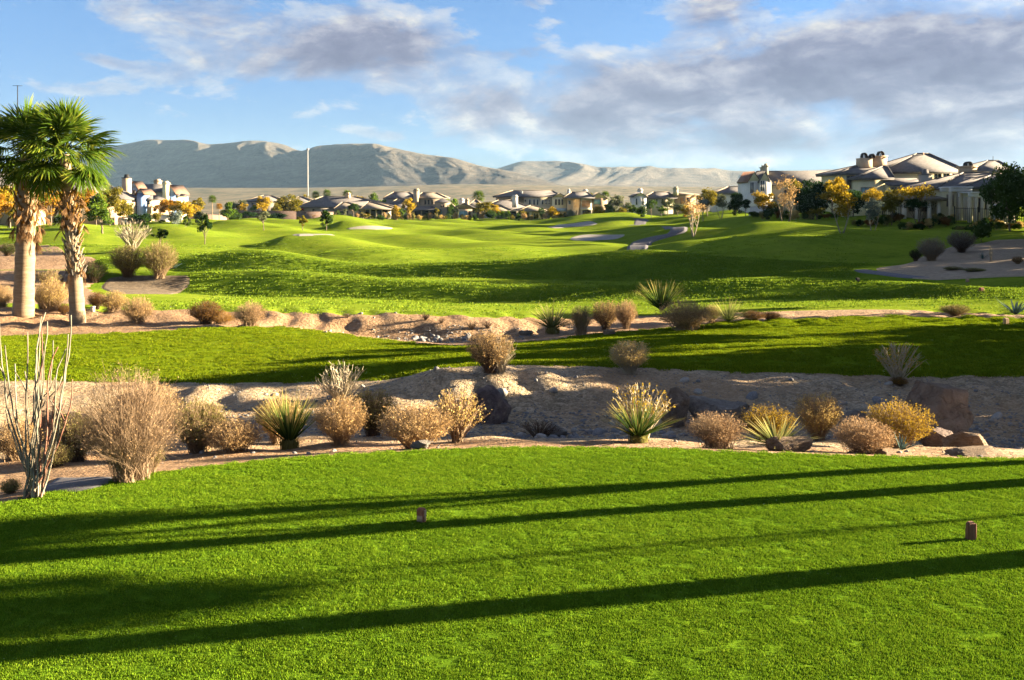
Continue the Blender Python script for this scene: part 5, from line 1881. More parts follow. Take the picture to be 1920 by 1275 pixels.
def garden_wall(pts, hgt, mat, label, thick=.25, capm=None):
    """a wall along ground points (photo column, distance)"""
    P = [at(a, d) for a, d in pts]
    r = thing('garden_wall', label, 'wall', P[0])
    m, c = MB(), MB()
    for a, b in zip(P[:-1], P[1:]):
        t = (b - a)
        n_ = Vector((-t.y, t.x, 0)).normalized() * thick / 2
        v = []
        for q, zz in ((a, -.5), (b, -.5), (a, hgt), (b, hgt)):
            for s_ in (-1, 1):
                p = q - P[0] + n_ * s_ + Vector((0, 0, zz))
                v.append(tuple(p))
        m.add(v, [(0, 2, 6, 4), (3, 1, 5, 7), (4, 6, 7, 5), (2, 3, 7, 6), (1, 0, 4, 5)])
        v2 = [(x[0], x[1], x[2] + .001) for x in v[4:]]
        nn = np.array(n_) * .35
        vv = []
        for i, x in enumerate(v2):
            s_ = -1 if i % 2 == 0 else 1
            vv.append((x[0] + nn[0] * s_, x[1] + nn[1] * s_, x[2]))
        vv += [(x[0], x[1], x[2] + .09) for x in vv]
        c.add(vv, [(0, 2, 6, 4), (3, 1, 5, 7), (4, 6, 7, 5), (2, 3, 7, 6), (1, 0, 4, 5), (0, 1, 3, 2)])
    m.build('wall', mat, r)
    c.build('coping', capm or mat, r)
    return r


garden_wall([(440, 245), (556, 240), (634, 246)], 2.0, 'block_wall', 'long dark brown block wall left of the low grey roofed house')
garden_wall([(222, 190), (283, 190)], 1.5, 'stucco_tan', 'tan garden wall in front of the white gabled house')
garden_wall([(290, 195), (318, 195)], 1.5, 'stucco_white', 'short white garden wall right of the tan wall')
garden_wall([(340, 230), (380, 225), (425, 232)], 1.1, 'block_wall', 'low brown wall behind the small green trees on the left')
garden_wall([(1405, 145), (1460, 146)], 1.2, 'stucco_white', 'low white wall under the twin gables')


def iron_fence(pts, label, hgt=1.6, step=.22):
    P = [at(a, d) for a, d in pts]
    r = thing('iron_fence', label, 'fence', P[0])
    rail = MB()
    pk = MB().box(-.016, .016, -.016, .016, -.1, hgt).mesh('picket', 'iron')
    ps = MB().box(-.045, .045, -.045, .045, -.3, hgt + .08).mesh('post', 'iron')
    cnt = 0
    for a, b in zip(P[:-1], P[1:]):
        L = (b - a).length
        for zz in (.12, hgt - .14):
            rail.tube([a - P[0] + Vector((0, 0, zz)), b - P[0] + Vector((0, 0, zz))], .024, 4)
        n_ = int(L / step)
        for k in range(n_):
            q = a + (b - a) * (k / n_)
            o = link('post' if k % 11 == 0 else 'picket', ps if k % 11 == 0 else pk, r)
            q.z = H(q.x, q.y) if False else q.z
            o.location = q - P[0]
    rail.build('rail', 'iron', r)
    return r


iron_fence([(1790, 112), (1866, 110), (1990, 104)], 'dark iron picket fence in front of the pergola house', 1.9, .21)
iron_fence([(1655, 124), (1700, 122)], 'short dark iron fence left of the garden pavilion', 1.4, .24)
r = thing('fence_pillar', 'grey stucco pillar standing in the dark iron fence', 'pillar', at(1874, 109.6))
MB().box(-.5, .5, -.4, .4, -.3, 2.2).build('shaft', 'stucco_grey', r)
MB().box(-.58, .58, -.48, .48, 2.2, 2.36).build('cap', 'trim_white', r)

p = at(577, 330)
r = thing('light_pole', 'tall thin pale light pole rising against the hills', 'pole', p)
zt = CAMZ - (281 - HY) / F * 330 - p.z
MB().tube([(0, 0, -.5), (0, 0, zt * .5), (0, 0, zt)], [.26, .20, .15], 10).build('shaft', 'pole_grey', r)
MB().box(-.35, .35, -.35, .35, zt, zt + .5).build('lamp_head', 'pole_grey', r)
p = at(33, 74)
r = thing('antenna_mast', 'thin antenna mast with crossbar above the left palm crown', 'antenna', p)
zt = CAMZ - (160 - HY) / F * 74 - p.z
MB().tube([(0, 0, -.5), (0, 0, zt)], [.05, .03], 6).build('mast', 'iron', r)
MB().tube([(-.36, 0, zt - .03), (.36, 0, zt - .03)], .016, 5).build('crossbar', 'iron', r)

# tee markers


def marker(px, py, wpx, hpx, mat, label, litm='pale_wood', rz=.3, round_=.0, worn=None):
    p = hit(px, py)
    mpp = p.y / F
    w, h_ = wpx * mpp, hpx * mpp
    r = thing('tee_marker', label, 'tee marker', p, rz)
    import bmesh
    bm = bmesh.new()
    bmesh.ops.create_cube(bm, size=1)
    for v in bm.verts:
        v.co = Vector((v.co.x * w * .88, v.co.y * w * .7, (v.co.z + .5) * h_ * 1.02 - .01))
        if v.co.z > 0 and round_:
            v.co.x *= 1 - round_
            v.co.y *= 1 - round_ * .6
    bmesh.ops.bevel(bm, geom=bm.edges[:], offset=w * .13, segments=3, affect='EDGES')
    me = bpy.data.meshes.new('block')
    bm.to_mesh(me)
    bm.free()
    me.materials.append(MATS[mat])
    link('block', me, r)
    x_ = w * .44
    if worn:
        MB().box(-w * .34, w * .30, -w * .352, -w * .30, h_ * .05, h_ * .48).build('worn_face', worn, r)
    MB().box(x_ - .004, x_ + .0035, -w * .22, w * .22, h_ * .10, h_ * .86).build('lit_face', litm, r)  # paler plate on the right side paints its sunlit face
    return r


marker(790, 979, 18, 27, 'redwood', 'red painted wooden tee marker near the middle of the front tee', rz=-.38, worn='pale_wood')
marker(1820, 1011, 20, 34, 'redwood_brown', 'brown round topped wooden tee marker at the right of the front tee', 'redwood_brown', .15, .18)
marker(1886, 609, 11, 13, 'pale_wood', 'pale stubby tee marker at the right edge of the lower lawn', 'pale_wood')
marker(1840, 548, 10, 9, 'redwood', 'small reddish tee marker on the sunlit fairway tee, right one')
marker(1608, 528, 8, 7, 'iron', 'small dark tee marker on the sunlit fairway tee, left one', 'iron')
marker(1814, 529, 7, 6, 'pale_wood', 'tiny pale tee marker in the shade below the dirt slope', 'pale_wood')


def post_box(px, py, wpx, hpx, mat, name, label, cat, d=None):
    p = hit(px, py) if d is None else at(px, d)
    mpp = p.y / F
    w, h_ = wpx * mpp, hpx * mpp
    r = thing(name, label, cat, p)
    MB().box(-w / 2, w / 2, -w / 2, w / 2, -.05, h_).build('housing', mat, r)
    MB().box(-w * .58, w * .58, -w * .58, w * .58, h_, h_ + w * .25).build('lid', mat, r)


post_box(48, 578, 6, 12, 'plastic_white', 'irrigation_post', 'white irrigation post at the foot of the thick left palm', 'post')
post_box(123, 586, 5, 7, 'plastic_white', 'irrigation_post', 'short white irrigation post left of the leaning palm base', 'post')
post_box(174, 584, 6, 8, 'plastic_white', 'irrigation_post', 'white irrigation post right of the leaning palm base', 'post')
post_box(233, 418, 9, 9, 'stucco_white', 'utility_box', 'pale utility cabinet with dark openings by the left garden', 'box', d=185)

# ------------------------------------------------------------------ boulders


def boulder(px, py, wpx, hpx, mat, label, seed, d=None, sink=.25, depth=1.0, rz=0.0, lean=0.0):
    p = hit(px, py) if d is None else at(px, d)
    mpp = p.y / F
    me = stone_mb(seed, 5, .10, 1.0).mesh('boulder', mat, True)
    v = np.array([x.co[:] for x in me.vertices])
    lo, hi = v.min(0), v.max(0)
    w, h_ = wpx * mpp, hpx * mpp
    o = link('boulder', me)
    sx = w / (hi[0] - lo[0])
    sz = h_ * (1 + sink) / (hi[2] - lo[2])
    o.scale = (sx, sx * depth, sz)
    o.location = (p.x, p.y + sx * depth * .3, p.z - lo[2] * sz - h_ * sink)
    o.rotation_euler = (0, lean, rz)
    tag(o, label, 'boulder')
    return o


boulder(922, 790, 84, 66, 'boulder_dark', 'dark purplish boulder on the wash bank behind the shrubby small tree', 5, d=21.6, depth=.8, sink=.45, lean=.3)
boulder(1268, 788, 62, 72, 'boulder', 'upright brown boulder behind the open twiggy shrub', 11, d=20.8, depth=.8)
boulder(1348, 800, 120, 70, 'boulder_grey', 'long grey slab boulder leaning on the bank', 13, d=21.0, depth=.7, lean=-.25)
boulder(1768, 838, 150, 112, 'boulder', 'biggest boulder, brownish grey, right of the golden bush', 17, d=19.6, depth=.8, sink=.3)
boulder(1765, 832, 70, 42, 'boulder_dark', 'dark rock standing in for the shaded hollow of the biggest boulder', 19, d=18.2, depth=.6)  # solid dark rock takes the place of a hollow's shade
boulder(1610, 815, 60, 48, 'boulder_grey', 'grey rock between the rounded tan bush and the golden bush', 23, d=20.0)
boulder(1474, 850, 90, 26, 'boulder_tan', 'tan rock at the tee edge under the spiky green plant', 29, d=14.85, depth=.7)
boulder(1818, 838, 84, 34, 'boulder_tan', 'tan ridge shaped rock right of the dark stand-in rock', 31, d=17.0, depth=.8)
boulder(1832, 858, 100, 14, 'boulder_tan', 'flat tan rock lying at the tee edge on the right', 37, d=15.3, depth=.7)
boulder(1660, 858, 46, 12, 'boulder_tan', 'small flat tan rock under the pinkish dry bush', 41, d=14.8)
boulder(790, 842, 40, 14, 'boulder_grey', 'small bluish grey stone between two dry bushes', 43)
boulder(90, 810, 60, 60, 'boulder_tan', 'tan and dark rock behind the tall grey canes', 47, d=17.8)
boulder(130, 800, 50, 36, 'boulder_dark', 'dark rock behind the yellowish brown shrub on the left', 53, d=18.8)
boulder(425, 812, 66, 34, 'boulder_grey', 'pale grey rock right of the yellow topped bush', 59, d=18.4)
boulder(1040, 808, 54, 26, 'boulder_grey', 'low grey rock beside the dark brush in the wash', 61, d=19.8)
boulder(1320, 812, 34, 20, 'boulder_grey', 'small grey rock at the foot of the grey slab', 67, d=19.3)
boulder(1140, 628, 24, 10, 'boulder_tan', 'small tan stone in the middle planting bed', 71)
boulder(985, 628, 30, 9, 'boulder_grey', 'small flat stone at the edge of the upper wash', 73)

# ------------------------------------------------------------------ the tall canes on the left
p = hit(62, 932)
rt = thing('ocotillo', 'tall leafless plant of bare grey canes at the left of the front tee', 'shrub', p)
rs_ = np.random.RandomState(21)
mpp = p.y / F
canes = [(-62, 580), (-8, 600), (90, 620), (44, 700), (-16, 660), (-40, 640), (-20, 625), (2, 580), (14, 610), (28, 640), (60, 592), (74, 640), (66, 690), (52, 665), (40, 600), (-6, 690), (-30, 700), (20, 680), (76, 712), (-66, 730), (34, 720), (8, 640), (-50, 690), (48, 640)]
for i, (cx_, ty) in enumerate(canes):
    tip = np.array([cx_ * mpp, .25 * math.sin(i * 2.1), CAMZ - (ty - HY) * mpp - p.z])
    t = np.linspace(0, 1, 16)
    b0 = np.array([.11 * math.sin(i * 1.7), .09 * math.cos(i * 2.3), -.05])
    ctl = np.array([tip[0] * .85, tip[1] * .8, tip[2] * .42])
    P = b0 * (1 - t[:, None]) ** 2 + 2 * ctl * t[:, None] * (1 - t[:, None]) + tip * t[:, None] ** 2
    wob = np.cumsum(rs_.randn(16, 3) * .010, axis=0) * np.array([1, 1, .2])
    P = P + wob - wob[0]
    if i % 4 == 3:
        P[-3:] += np.array([[.02, 0, .0], [.05, 0, -.02], [.10, 0, -.05]]) * (1 if i % 8 else -1)
    m = MB()
    m.tube(P, np.linspace(.014, .0065, 16) * (1 + .12 * np.sin(np.arange(16) * 2.2)), 6)
    if i % 3 == 0:
        q = P[10]
        e = q + np.array([.16 * (1 if i % 2 else -1), .03, .26])
        m.tube([q, (q + e) / 2 + np.array([.03, 0, -.02]), e], [.010, .008, .006], 5)
    m.build('cane', 'cane_red' if i % 5 == 3 else 'cane_grey', rt, True)

# ------------------------------------------------------------------ shrubs of the front bed
bush(245, 900, 215, 212, 'bigbrush', 'stem_mid', 'leaf_pink', 'dry_bush', 'largest dry twiggy bush, pinkish tan, right of the grey canes', seed=2)
bush(285, 800, 112, 108, 'dome', 'stem_brown', 'leaf_tan', 'dry_bush', 'rounded brownish dry bush showing behind the largest dry bush', seed=3, d=18.2)
bush(142, 870, 84, 100, 'low', 'stem_brown', 'leaf_sage', 'dry_bush', 'yellowish brown shrub between the grey canes and the largest dry bush', seed=4, d=15.8)
bush(372, 852, 118, 102, 'cup', 'stem_tan', 'leaf_sage', 'yellow_topped_bush', 'straw bush with bright yellow green flat top', seed=5, d=16.0)
bush(375, 850, 96, 98, 'brush', 'stem_tan', 'leaf_bright', 'broom_bush', 'yellow green broom tips growing out of the straw bush', seed=6, d=16.25)
bush(440, 848, 110, 64, 'low', 'stem_tan', 'leaf_tan', 'dry_bush', 'low sprawling tan bush right of the yellow topped bush', seed=7, d=15.7)
bush(30, 860, 90, 80, 'low', 'stem_tan', 'leaf_tan', 'dry_bush', 'pale dry bush behind the foot of the grey canes', seed=8, d=16.2)
bush(100, 868, 70, 46, 'low', 'stem_brown', 'leaf_sage', 'dry_bush', 'low brown shrub right behind the grey canes', seed=18, d=15.2)
bush(20, 930, 40, 30, 'low', 'stem_tan', 'leaf_bright', 'weed', 'small yellow green weed at the left frame edge', seed=6, d=12.4)
bush(286, 886, 50, 60, 'airy', 'stem_tan', 'leaf_sage', 'sapling', 'thin yellowish sprig at the right foot of the largest dry bush', seed=9)
bush(522, 826, 96, 92, 'dome', 'stem_tan', 'leaf_straw', 'dry_bush', 'rounded straw bush behind the first spiky plant', seed=1, d=17.4)
bush(638, 834, 104, 92, 'dome', 'stem_tan', 'leaf_tan', 'dry_bush', 'rounded tan bush right of the first spiky plant', seed=3)
bush(700, 808, 96, 88, 'cup', 'stem_brown', 'leaf_sage', 'olive_bush', 'dark olive bush standing in shade behind the rounded tan bush', seed=5, d=18.8)
bush(778, 848, 146, 86, 'dome', 'stem_tan', 'leaf_tan', 'dry_bush', 'wide pinkish tan dome bush beside the small grey stone', seed=12, d=15.1)
bush(856, 826, 112, 106, 'airy', 'stem_tan', 'leaf_straw', 'small_tree', 'open shrubby small tree with pale forked stems and yellowish twigs', seed=13, d=16.6)
bush(1206, 820, 116, 104, 'creosote', 'stem_white', 'leaf_gold', 'twiggy_shrub', 'open twiggy shrub with golden tips behind the second spiky plant', seed=14, d=17.0)
bush(1344, 848, 126, 72, 'brush', 'stem_tan', 'leaf_pink', 'dry_bush', 'wide upright dry bush at the tee edge left of the green spiky plant', seed=15, d=15.0)
bush(1436, 806, 104, 66, 'dome', 'stem_brown', 'leaf_gold', 'golden_bush', 'bright golden bush behind the wide upright dry bush', seed=16, d=17.6)
bush(1534, 826, 92, 92, 'cup', 'stem_tan', 'leaf_straw', 'dry_bush', 'straw bush with narrow foot and round top, right of the golden bush', seed=17)
bush(1682, 832, 124, 90, 'dome', 'stem_tan', 'leaf_gold', 'golden_bush', 'larger golden bush in front of the biggest boulder', seed=18, d=16.8)
bush(1620, 852, 118, 70, 'low', 'stem_tan', 'leaf_pink', 'dry_bush', 'pinkish dry bush in front of the larger golden bush', seed=19, d=15.1)
bush(1010, 812, 90, 34, 'bare', 'stem_brown', 'leaf_brown', 'dark_brush', 'dark tangle of dead brush on the rocks of the wash', seed=20, d=19.6)
sotol(543, 842, 92, 104, 'spiky_plant', 'first spiky plant from the left, dark green foot and straw tips', 'sotol_leaf', 1, 52, .014, .05, n=200)
sotol(1196, 830, 96, 84, 'spiky_plant', 'second spiky plant, green fan with dead stump below', 'sotol_leaf', 2, 60, .018, .10, n=150)
sotol(1458, 846, 96, 62, 'spiky_plant', 'spiky plant of broad pale green leaves behind the tan rock', 'sotol_pale', 3, 78, .022, .15, n=110, trunk=False, d=15.2)
sotol(1690, 838, 36, 38, 'agave', 'small blue green agave between the pinkish bush and the biggest boulder', 'agave_leaf', 4, 70, .06, .0, n=16, trunk=False, d=16.0)

# on and beyond the bank
bush(918, 698, 92, 80, 'cup', 'stem_brown', 'leaf_tan', 'dry_bush', 'grey tan bush on the bank beside pale bare stems', seed=3)
bush(940, 700, 62, 72, 'bare', 'stem_white', 'leaf_tan', 'bare_shrub', 'pale bare stems rising right of the grey tan bush on the bank', seed=21)
bush(1180, 700, 80, 64, 'dome', 'stem_white', 'leaf_straw', 'dry_bush', 'rounded pale bush alone on the bank at the lawn edge', seed=12)
bush(1683, 716, 94, 74, 'creosote', 'stem_white', 'leaf_gold', 'twiggy_shrub', 'open white stemmed shrub on the right bank at the lawn edge', seed=22)
bush(1686, 722, 34, 16, 'low', 'stem_brown', 'leaf_orange', 'grass_tuft', 'small orange brown tuft at the foot of the white stemmed shrub', seed=4)
bush(640, 742, 108, 84, 'bare', 'stem_white', 'leaf_tan', 'bare_shrub', 'leafless white shrub in the wash before the lower lawn', seed=24, d=23.0)
# middle planting bed
sotol(1036, 624, 70, 58, 'spiky_plant', 'leftmost pale spiky plant of the middle bed', 'sotol_pale', 3, 66, .012, .2, n=130)
bush(1090, 628, 52, 58, 'brush', 'stem_tan', 'leaf_sage', 'dry_bush', 'greenish tan bush next to the leftmost pale spiky plant', seed=5)
bush(1136, 618, 62, 56, 'cup', 'stem_brown', 'leaf_tan', 'dry_bush', 'brownish bush with narrow foot in the middle bed', seed=12)
bush(1174, 616, 46, 54, 'dome', 'stem_tan', 'leaf_pink', 'dry_bush', 'small pinkish bush touching the brownish one in the middle bed', seed=1)
sotol(1240, 588, 74, 60, 'spiky_plant', 'tall straw tipped spiky plant above the middle bed', 'sotol_leaf', 6, 58, .014, .12, n=150, trunk=False)
bush(1287, 618, 104, 56, 'low', 'stem_tan', 'leaf_tan', 'dry_bush', 'widest tan dome bush of the middle bed', seed=7)
sotol(1366, 608, 62, 48, 'grass_clump', 'pale green feathery clump at the right end of the middle bed', 'sotol_pale', 7, 70, .010, .3, n=170, trunk=False)
bush(1334, 606, 36, 36, 'dome', 'stem_tan', 'leaf_sage', 'dry_bush', 'olive bush between the widest dome and the feathery clump', seed=12)
bush(1412, 600, 50, 18, 'low', 'stem_brown', 'leaf_brown', 'dry_grass', 'brown dry grass right of the feathery clump', seed=8)
bush(1444, 598, 44, 14, 'low', 'stem_brown', 'leaf_brown', 'dry_grass', 'low brown dry grass fading into the dirt strip', seed=4)
bush(1790, 592, 58, 22, 'dome', 'stem_tan', 'leaf_sage', 'mounded_bush', 'grey green mounded bush at the lawn edge on the right', seed=3)
sotol(1904, 594, 46, 40, 'agave', 'big blue grey agave at the right frame edge', 'agave_leaf', 9, 60, .05, .0, n=22, trunk=False)
# around the palms
bush(386, 608, 66, 46, 'dome', 'stem_brown', 'leaf_brown', 'brown_bush', 'round brown bush on the bank right of the palms', seed=12)
bush(470, 610, 62, 44, 'low', 'stem_tan', 'leaf_pink', 'dry_bush', 'pale pinkish bush right of the round brown bush', seed=7)
bush(415, 608, 50, 26, 'low', 'stem_tan', 'leaf_orange', 'dry_grass', 'orange dry grass between the brown and pinkish bushes', seed=8)
bush(258, 604, 62, 50, 'low', 'stem_tan', 'leaf_tan', 'dry_bush', 'pale tan bush right of the leaning palm', seed=4)
bush(214, 584, 54, 40, 'low', 'stem_tan', 'leaf_straw', 'dry_bush', 'straw coloured bush just right of the leaning palm foot', seed=8)
bush(181, 580, 34, 34, 'dome', 'stem_brown', 'leaf_brown', 'brown_bush', 'small rusty bush beside the leaning palm foot', seed=3)
bush(100, 576, 60, 60, 'low', 'stem_tan', 'leaf_straw', 'dry_grass', 'pale dry grass between the two palm trunks', seed=7, d=39.5)
bush(80, 574, 40, 44, 'brush', 'stem_tan', 'leaf_sage', 'dry_grass', 'greenish dry grass right of the thick palm trunk', seed=5, d=40.2)
bush(120, 580, 24, 24, 'dome', 'stem_brown', 'leaf_brown', 'brown_bush', 'tiny dark bush left of the leaning palm trunk', seed=12, d=38.5)
bush(4, 574, 40, 44, 'low', 'stem_tan', 'leaf_tan', 'dry_bush', 'dry bush at the frame edge left of the thick palm', seed=19, d=40)
bush(240, 520, 74, 62, 'cup', 'stem_brown', 'leaf_sage', 'round_bush', 'olive round bush, left of the pair on the dirt island', seed=17)
bush(299, 522, 66, 70, 'dome', 'stem_tan', 'leaf_sage', 'round_bush', 'yellowish round bush, right of the pair on the dirt island', seed=16)
bush(176, 530, 54, 42, 'dome', 'stem_brown', 'leaf_green', 'dark_bush', 'dark green bush left of the round pair', seed=18)
sotol(322, 508, 22, 20, 'agave', 'blue green agave behind the yellowish round bush', 'agave_leaf', 4, 70, .06, 0, n=16, trunk=False)
bush(248, 470, 70, 62, 'bare', 'stem_white', 'leaf_tan', 'bare_shrub', 'pale leafless stems standing behind the olive round bush', seed=22)
bush(90, 500, 50, 36, 'airy', 'stem_tan', 'leaf_sage', 'young_shrub', 'thin young shrub with pale stems between the palm trunks', seed=9, d=52)
bush(14, 470, 34, 26, 'dome', 'stem_brown', 'leaf_green', 'dark_bush', 'small green bush at the frame edge on the dirt bed', seed=1, d=74)
# dead brush on the upper wash bank
for i, (a, b, w_, h_) in enumerate([(798, 600, 22, 15), (828, 606, 18, 12), (884, 618, 26, 18), (914, 615, 24, 14), (650, 596, 22, 10)]):
    bush(a, b, w_, h_, 'bare', 'stem_brown', 'leaf_brown', 'dead_brush', ['small dead brush near the lawn above the grey stones', 'tiny dead brush below and right of the one near the lawn', 'largest dead brush left of the bank bush top',
         'dead brush just behind the grey tan bank bush', 'lone dead brush on the sunny part of the upper wash bank'][i], 'dead brush on the upper wash bank', seed=20)

# shaded dirt slope on the right
bush(1746, 490, 52, 46, 'dome', 'stem_tan', 'leaf_greywood', 'grey_bush', 'grey bush, left of the two on the dirt slope', seed=12)
bush(1803, 474, 54, 42, 'cup', 'stem_brown', 'leaf_greywood', 'grey_bush', 'larger grey bush, right of the two on the dirt slope', seed=3)
bush(1717, 490, 24, 24, 'dome', 'stem_brown', 'leaf_dark', 'dark_bush', 'small dark round bush left of the grey bushes', seed=16)
bush(1908, 496, 22, 16, 'dome', 'stem_tan', 'leaf_brown', 'brown_bush', 'round brown bush at the right edge of the dirt slope', seed=18)
bush(1787, 507, 38, 8, 'low', 'stem_tan', 'leaf_bright', 'ground_cover', 'low green creeping plant, left one on the dirt slope', seed=7)
bush(1826, 510, 42, 9, 'low', 'stem_tan', 'leaf_bright', 'ground_cover', 'low green creeping plant, right one on the dirt slope', seed=4)
sotol(1842, 487, 14, 16, 'agave', 'small green agave on the dirt slope', 'agave_leaf', 4, 70, .06, 0, n=16, trunk=False)
bush(1858, 492, 10, 34, 'bare', 'stem_white', 'leaf_tan', 'bare_sapling', 'thin pale leafless sapling on the dirt slope', seed=24)

# ------------------------------------------------------------------ trees
# left of the course
tree(192, 358, 438, 54, 'cone', 'leaf_bright', 'bark', 'conifer_tree', 'green conifer with leaning trunk right of the palms', seed=1, lean=-.12)
tree(18, 332, 432, 76, 'round', 'leaf_yellow', 'bark', 'yellow_tree', 'yellow tree at the left edge behind the thick palm', d=150, seed=1)
tree(96, 352, 430, 56, 'small', 'leaf_orange', 'bark', 'orange_tree', 'orange tree seen between the palm trunks', d=152, seed=1)
tree(152, 348, 428, 66, 'round', 'leaf_orange', 'bark', 'orange_tree', 'orange tree just right of the leaning palm', d=160, seed=2)
tree(206, 346, 428, 58, 'round', 'leaf_yellowgreen', 'bark', 'yellow_tree', 'yellow green tree left of the white gabled house', d=172, seed=2)
tree(60, 340, 430, 60, 'round', 'leaf_yellowgreen', 'bark', 'yellow_tree', 'olive yellow tree directly behind the thick palm trunk', d=158, seed=3)
tree(122, 356, 430, 50, 'round', 'leaf_yellow', 'bark', 'yellow_tree', 'yellow tree behind the gap between the palm trunks', d=164, seed=2)
tree(180, 362, 430, 44, 'round', 'leaf_yellow', 'bark', 'yellow_tree', 'yellow tree behind the green conifer', d=168, seed=1)
tree(-6, 360, 432, 60, 'round', 'leaf_orange', 'bark', 'orange_tree', 'orange tree cut by the left frame edge', d=140, seed=3)
tree(40, 378, 430, 50, 'shrub', 'leaf_yellowgreen', 'bark', 'hedge_bush', 'yellow green bush behind the thick palm trunk', d=140, seed=1)
tree(120, 400, 430, 44, 'shrub', 'leaf_green', 'bark', 'hedge_bush', 'green bush in front of the pinkish house', d=146, seed=2)
tree(262, 398, 422, 50, 'shrub', 'leaf_dark', 'bark', 'hedge_bush', 'dark bush along the tan garden wall', d=182, seed=2)
tree(293, 396, 420, 20, 'shrub', 'leaf_yellowgreen', 'bark', 'hedge_bush', 'yellowish bush between the two garden walls', d=186, seed=1)
tree(303, 412, 421, 16, 'shrub', 'leaf_dark', 'bark', 'hedge_bush', 'clipped dark hedge before the short white wall', d=184, seed=3)
tree(236, 422, 462, 34, 'pine', 'leaf_dark', 'bark', 'pine_tree', 'dark pine above the olive round bush', seed=1)
tree(272, 408, 434, 30, 'pine', 'leaf_green', 'bark', 'pine_tree', 'small pine in front of the short white wall', seed=2, d=125)
tree(300, 426, 450, 34, 'pine', 'leaf_dark', 'bark', 'pine_tree', 'low spreading dark pine right of the pale leafless stems', seed=1, d=100)
tree(348, 404, 434, 24, 'pine', 'leaf_green', 'bark_pale', 'pine_tree', 'small pine with pale trunk left of the taller dark pine', seed=2, d=130)
tree(384, 398, 458, 32, 'pine', 'leaf_dark', 'bark', 'pine_tree', 'taller dark pine with orange trunk at the edge of the rough', seed=3)
tree(340, 374, 412, 52, 'round', 'leaf_yellow', 'bark', 'yellow_tree', 'yellow tree right of the tan house with long roof', d=190, seed=3)
tree(318, 372, 410, 44, 'small', 'leaf_orange', 'bark', 'orange_tree', 'orange tree against the long roofed tan house', d=200, seed=3)
tree(330, 392, 416, 28, 'shrub', 'leaf_silver', 'bark', 'olive_tree', 'grey olive bush under the yellow tree on the left', d=178, seed=2)
tree(374, 395, 414, 26, 'shrub', 'leaf_olive', 'bark', 'olive_tree', 'grey green bush right of the yellow tree', d=185, seed=3)
tree(372, 370, 402, 30, 'small', 'leaf_yellowgreen', 'bark', 'yellow_tree', 'olive yellow tree left of the short palm', d=225, seed=1)
small_palm(398, 366, 20, 215, 'short green fan palm right of the yellow trees', 'palm_frond')
small_palm(411, 381, 16, 212, 'short orange fan palm next to the short green one', 'leaf_orange')
tree(427, 376, 414, 32, 'cone', 'leaf_bright', 'bark', 'conifer_tree', 'bushy green conifer at the end of the brown wall', seed=2, d=185)
tree(446, 372, 405, 34, 'small', 'leaf_olive', 'bark', 'olive_tree', 'olive tree behind the brown wall', d=262, seed=2)
tree(491, 365, 403, 36, 'round', 'leaf_yellow', 'bark', 'yellow_tree', 'round yellow tree behind the brown wall', d=262, seed=2)
tree(543, 362, 405, 56, 'dense', 'leaf_yellowgreen', 'bark', 'yellow_tree', 'wide olive yellow tree left of the low grey roofed house', d=258, seed=1)
tree(494, 394, 432, 26, 'small', 'leaf_olive', 'bark', 'olive_tree', 'pale small tree on the lawn before the brown wall', seed=3)
tree(567, 404, 432, 22, 'small', 'leaf_yellowgreen', 'bark', 'small_tree', 'small yellowish tree left of the tall slim green tree', seed=1)
tree(588, 402, 424, 18, 'bare', 'leaf_pink', 'stem_brown', 'bare_tree', 'small reddish leafless tree by the brown wall', seed=1, d=205)
tree(612, 388, 432, 30, 'cone', 'leaf_green', 'bark', 'slim_tree', 'tall slim green tree in front of the wide grey roof', seed=3)
tree(663, 381, 412, 20, 'tall', 'leaf_green', 'bark', 'slim_tree', 'green tree on thin trunk before the grey house patio', d=235, seed=1)
tree(688, 400, 420, 14, 'small', 'leaf_yellowgreen', 'bark', 'small_tree', 'thin yellowish tree before the dark patio', d=210, seed=2)
tree(712, 403, 420, 20, 'shrub', 'leaf_green', 'bark', 'hedge_bush', 'round green bush by the left bunker', d=212, seed=1)
tree(766, 371, 412, 30, 'small', 'leaf_yellow', 'bark', 'yellow_tree', 'yellow tree before the two storey house with the tower', d=240, seed=1)
for i, (a, t_, w_) in enumerate([(592, 358, 20), (613, 355, 20), (651, 356, 24)]):
    small_palm(a, t_, w_, 320, ['dark fan palm left of the pair behind the wide grey roof', 'dark fan palm right of the light pole behind the wide grey roof', 'bushy fan palm above the ridge of the wide grey roof'][i])
tree(572, 363, 376, 22, 'shrub', 'leaf_yellowgreen', 'bark', 'hedge_bush', 'yellow green treetop left of the light pole foot', d=315, seed=3)
tree(600, 366, 378, 30, 'shrub', 'leaf_yellowgreen', 'bark', 'hedge_bush', 'yellow green treetop under the dark fan palms', d=312, seed=1)
tree(676, 364, 378, 26, 'shrub', 'leaf_yellow', 'bark', 'hedge_bush', 'yellow treetop right of the bushy fan palm', d=310, seed=2)
tree(703, 360, 380, 26, 'shrub', 'leaf_bright', 'bark', 'hedge_bush', 'bright green round treetop behind the dark patio roof', d=312, seed=3)
tree(722, 366, 380, 14, 'shrub', 'leaf_dark', 'bark', 'hedge_bush', 'small dark treetop left of the two storey house', d=312, seed=1)
small_palm(897, 357, 30, 300, 'full round fan palm left of the big cream house')
tree(845, 368, 385, 34, 'shrub', 'leaf_bright', 'bark', 'hedge_bush', 'yellow green treetop behind the round tower', d=315, seed=2)
tree(906, 376, 412, 42, 'round', 'leaf_yellowgreen', 'bark', 'yellow_tree', 'yellow and orange tree right of the gabled garage', d=245, seed=2)
tree(918, 392, 414, 26, 'shrub', 'leaf_green', 'bark', 'hedge_bush', 'green tree standing before the yellow and orange one', d=238, seed=1)
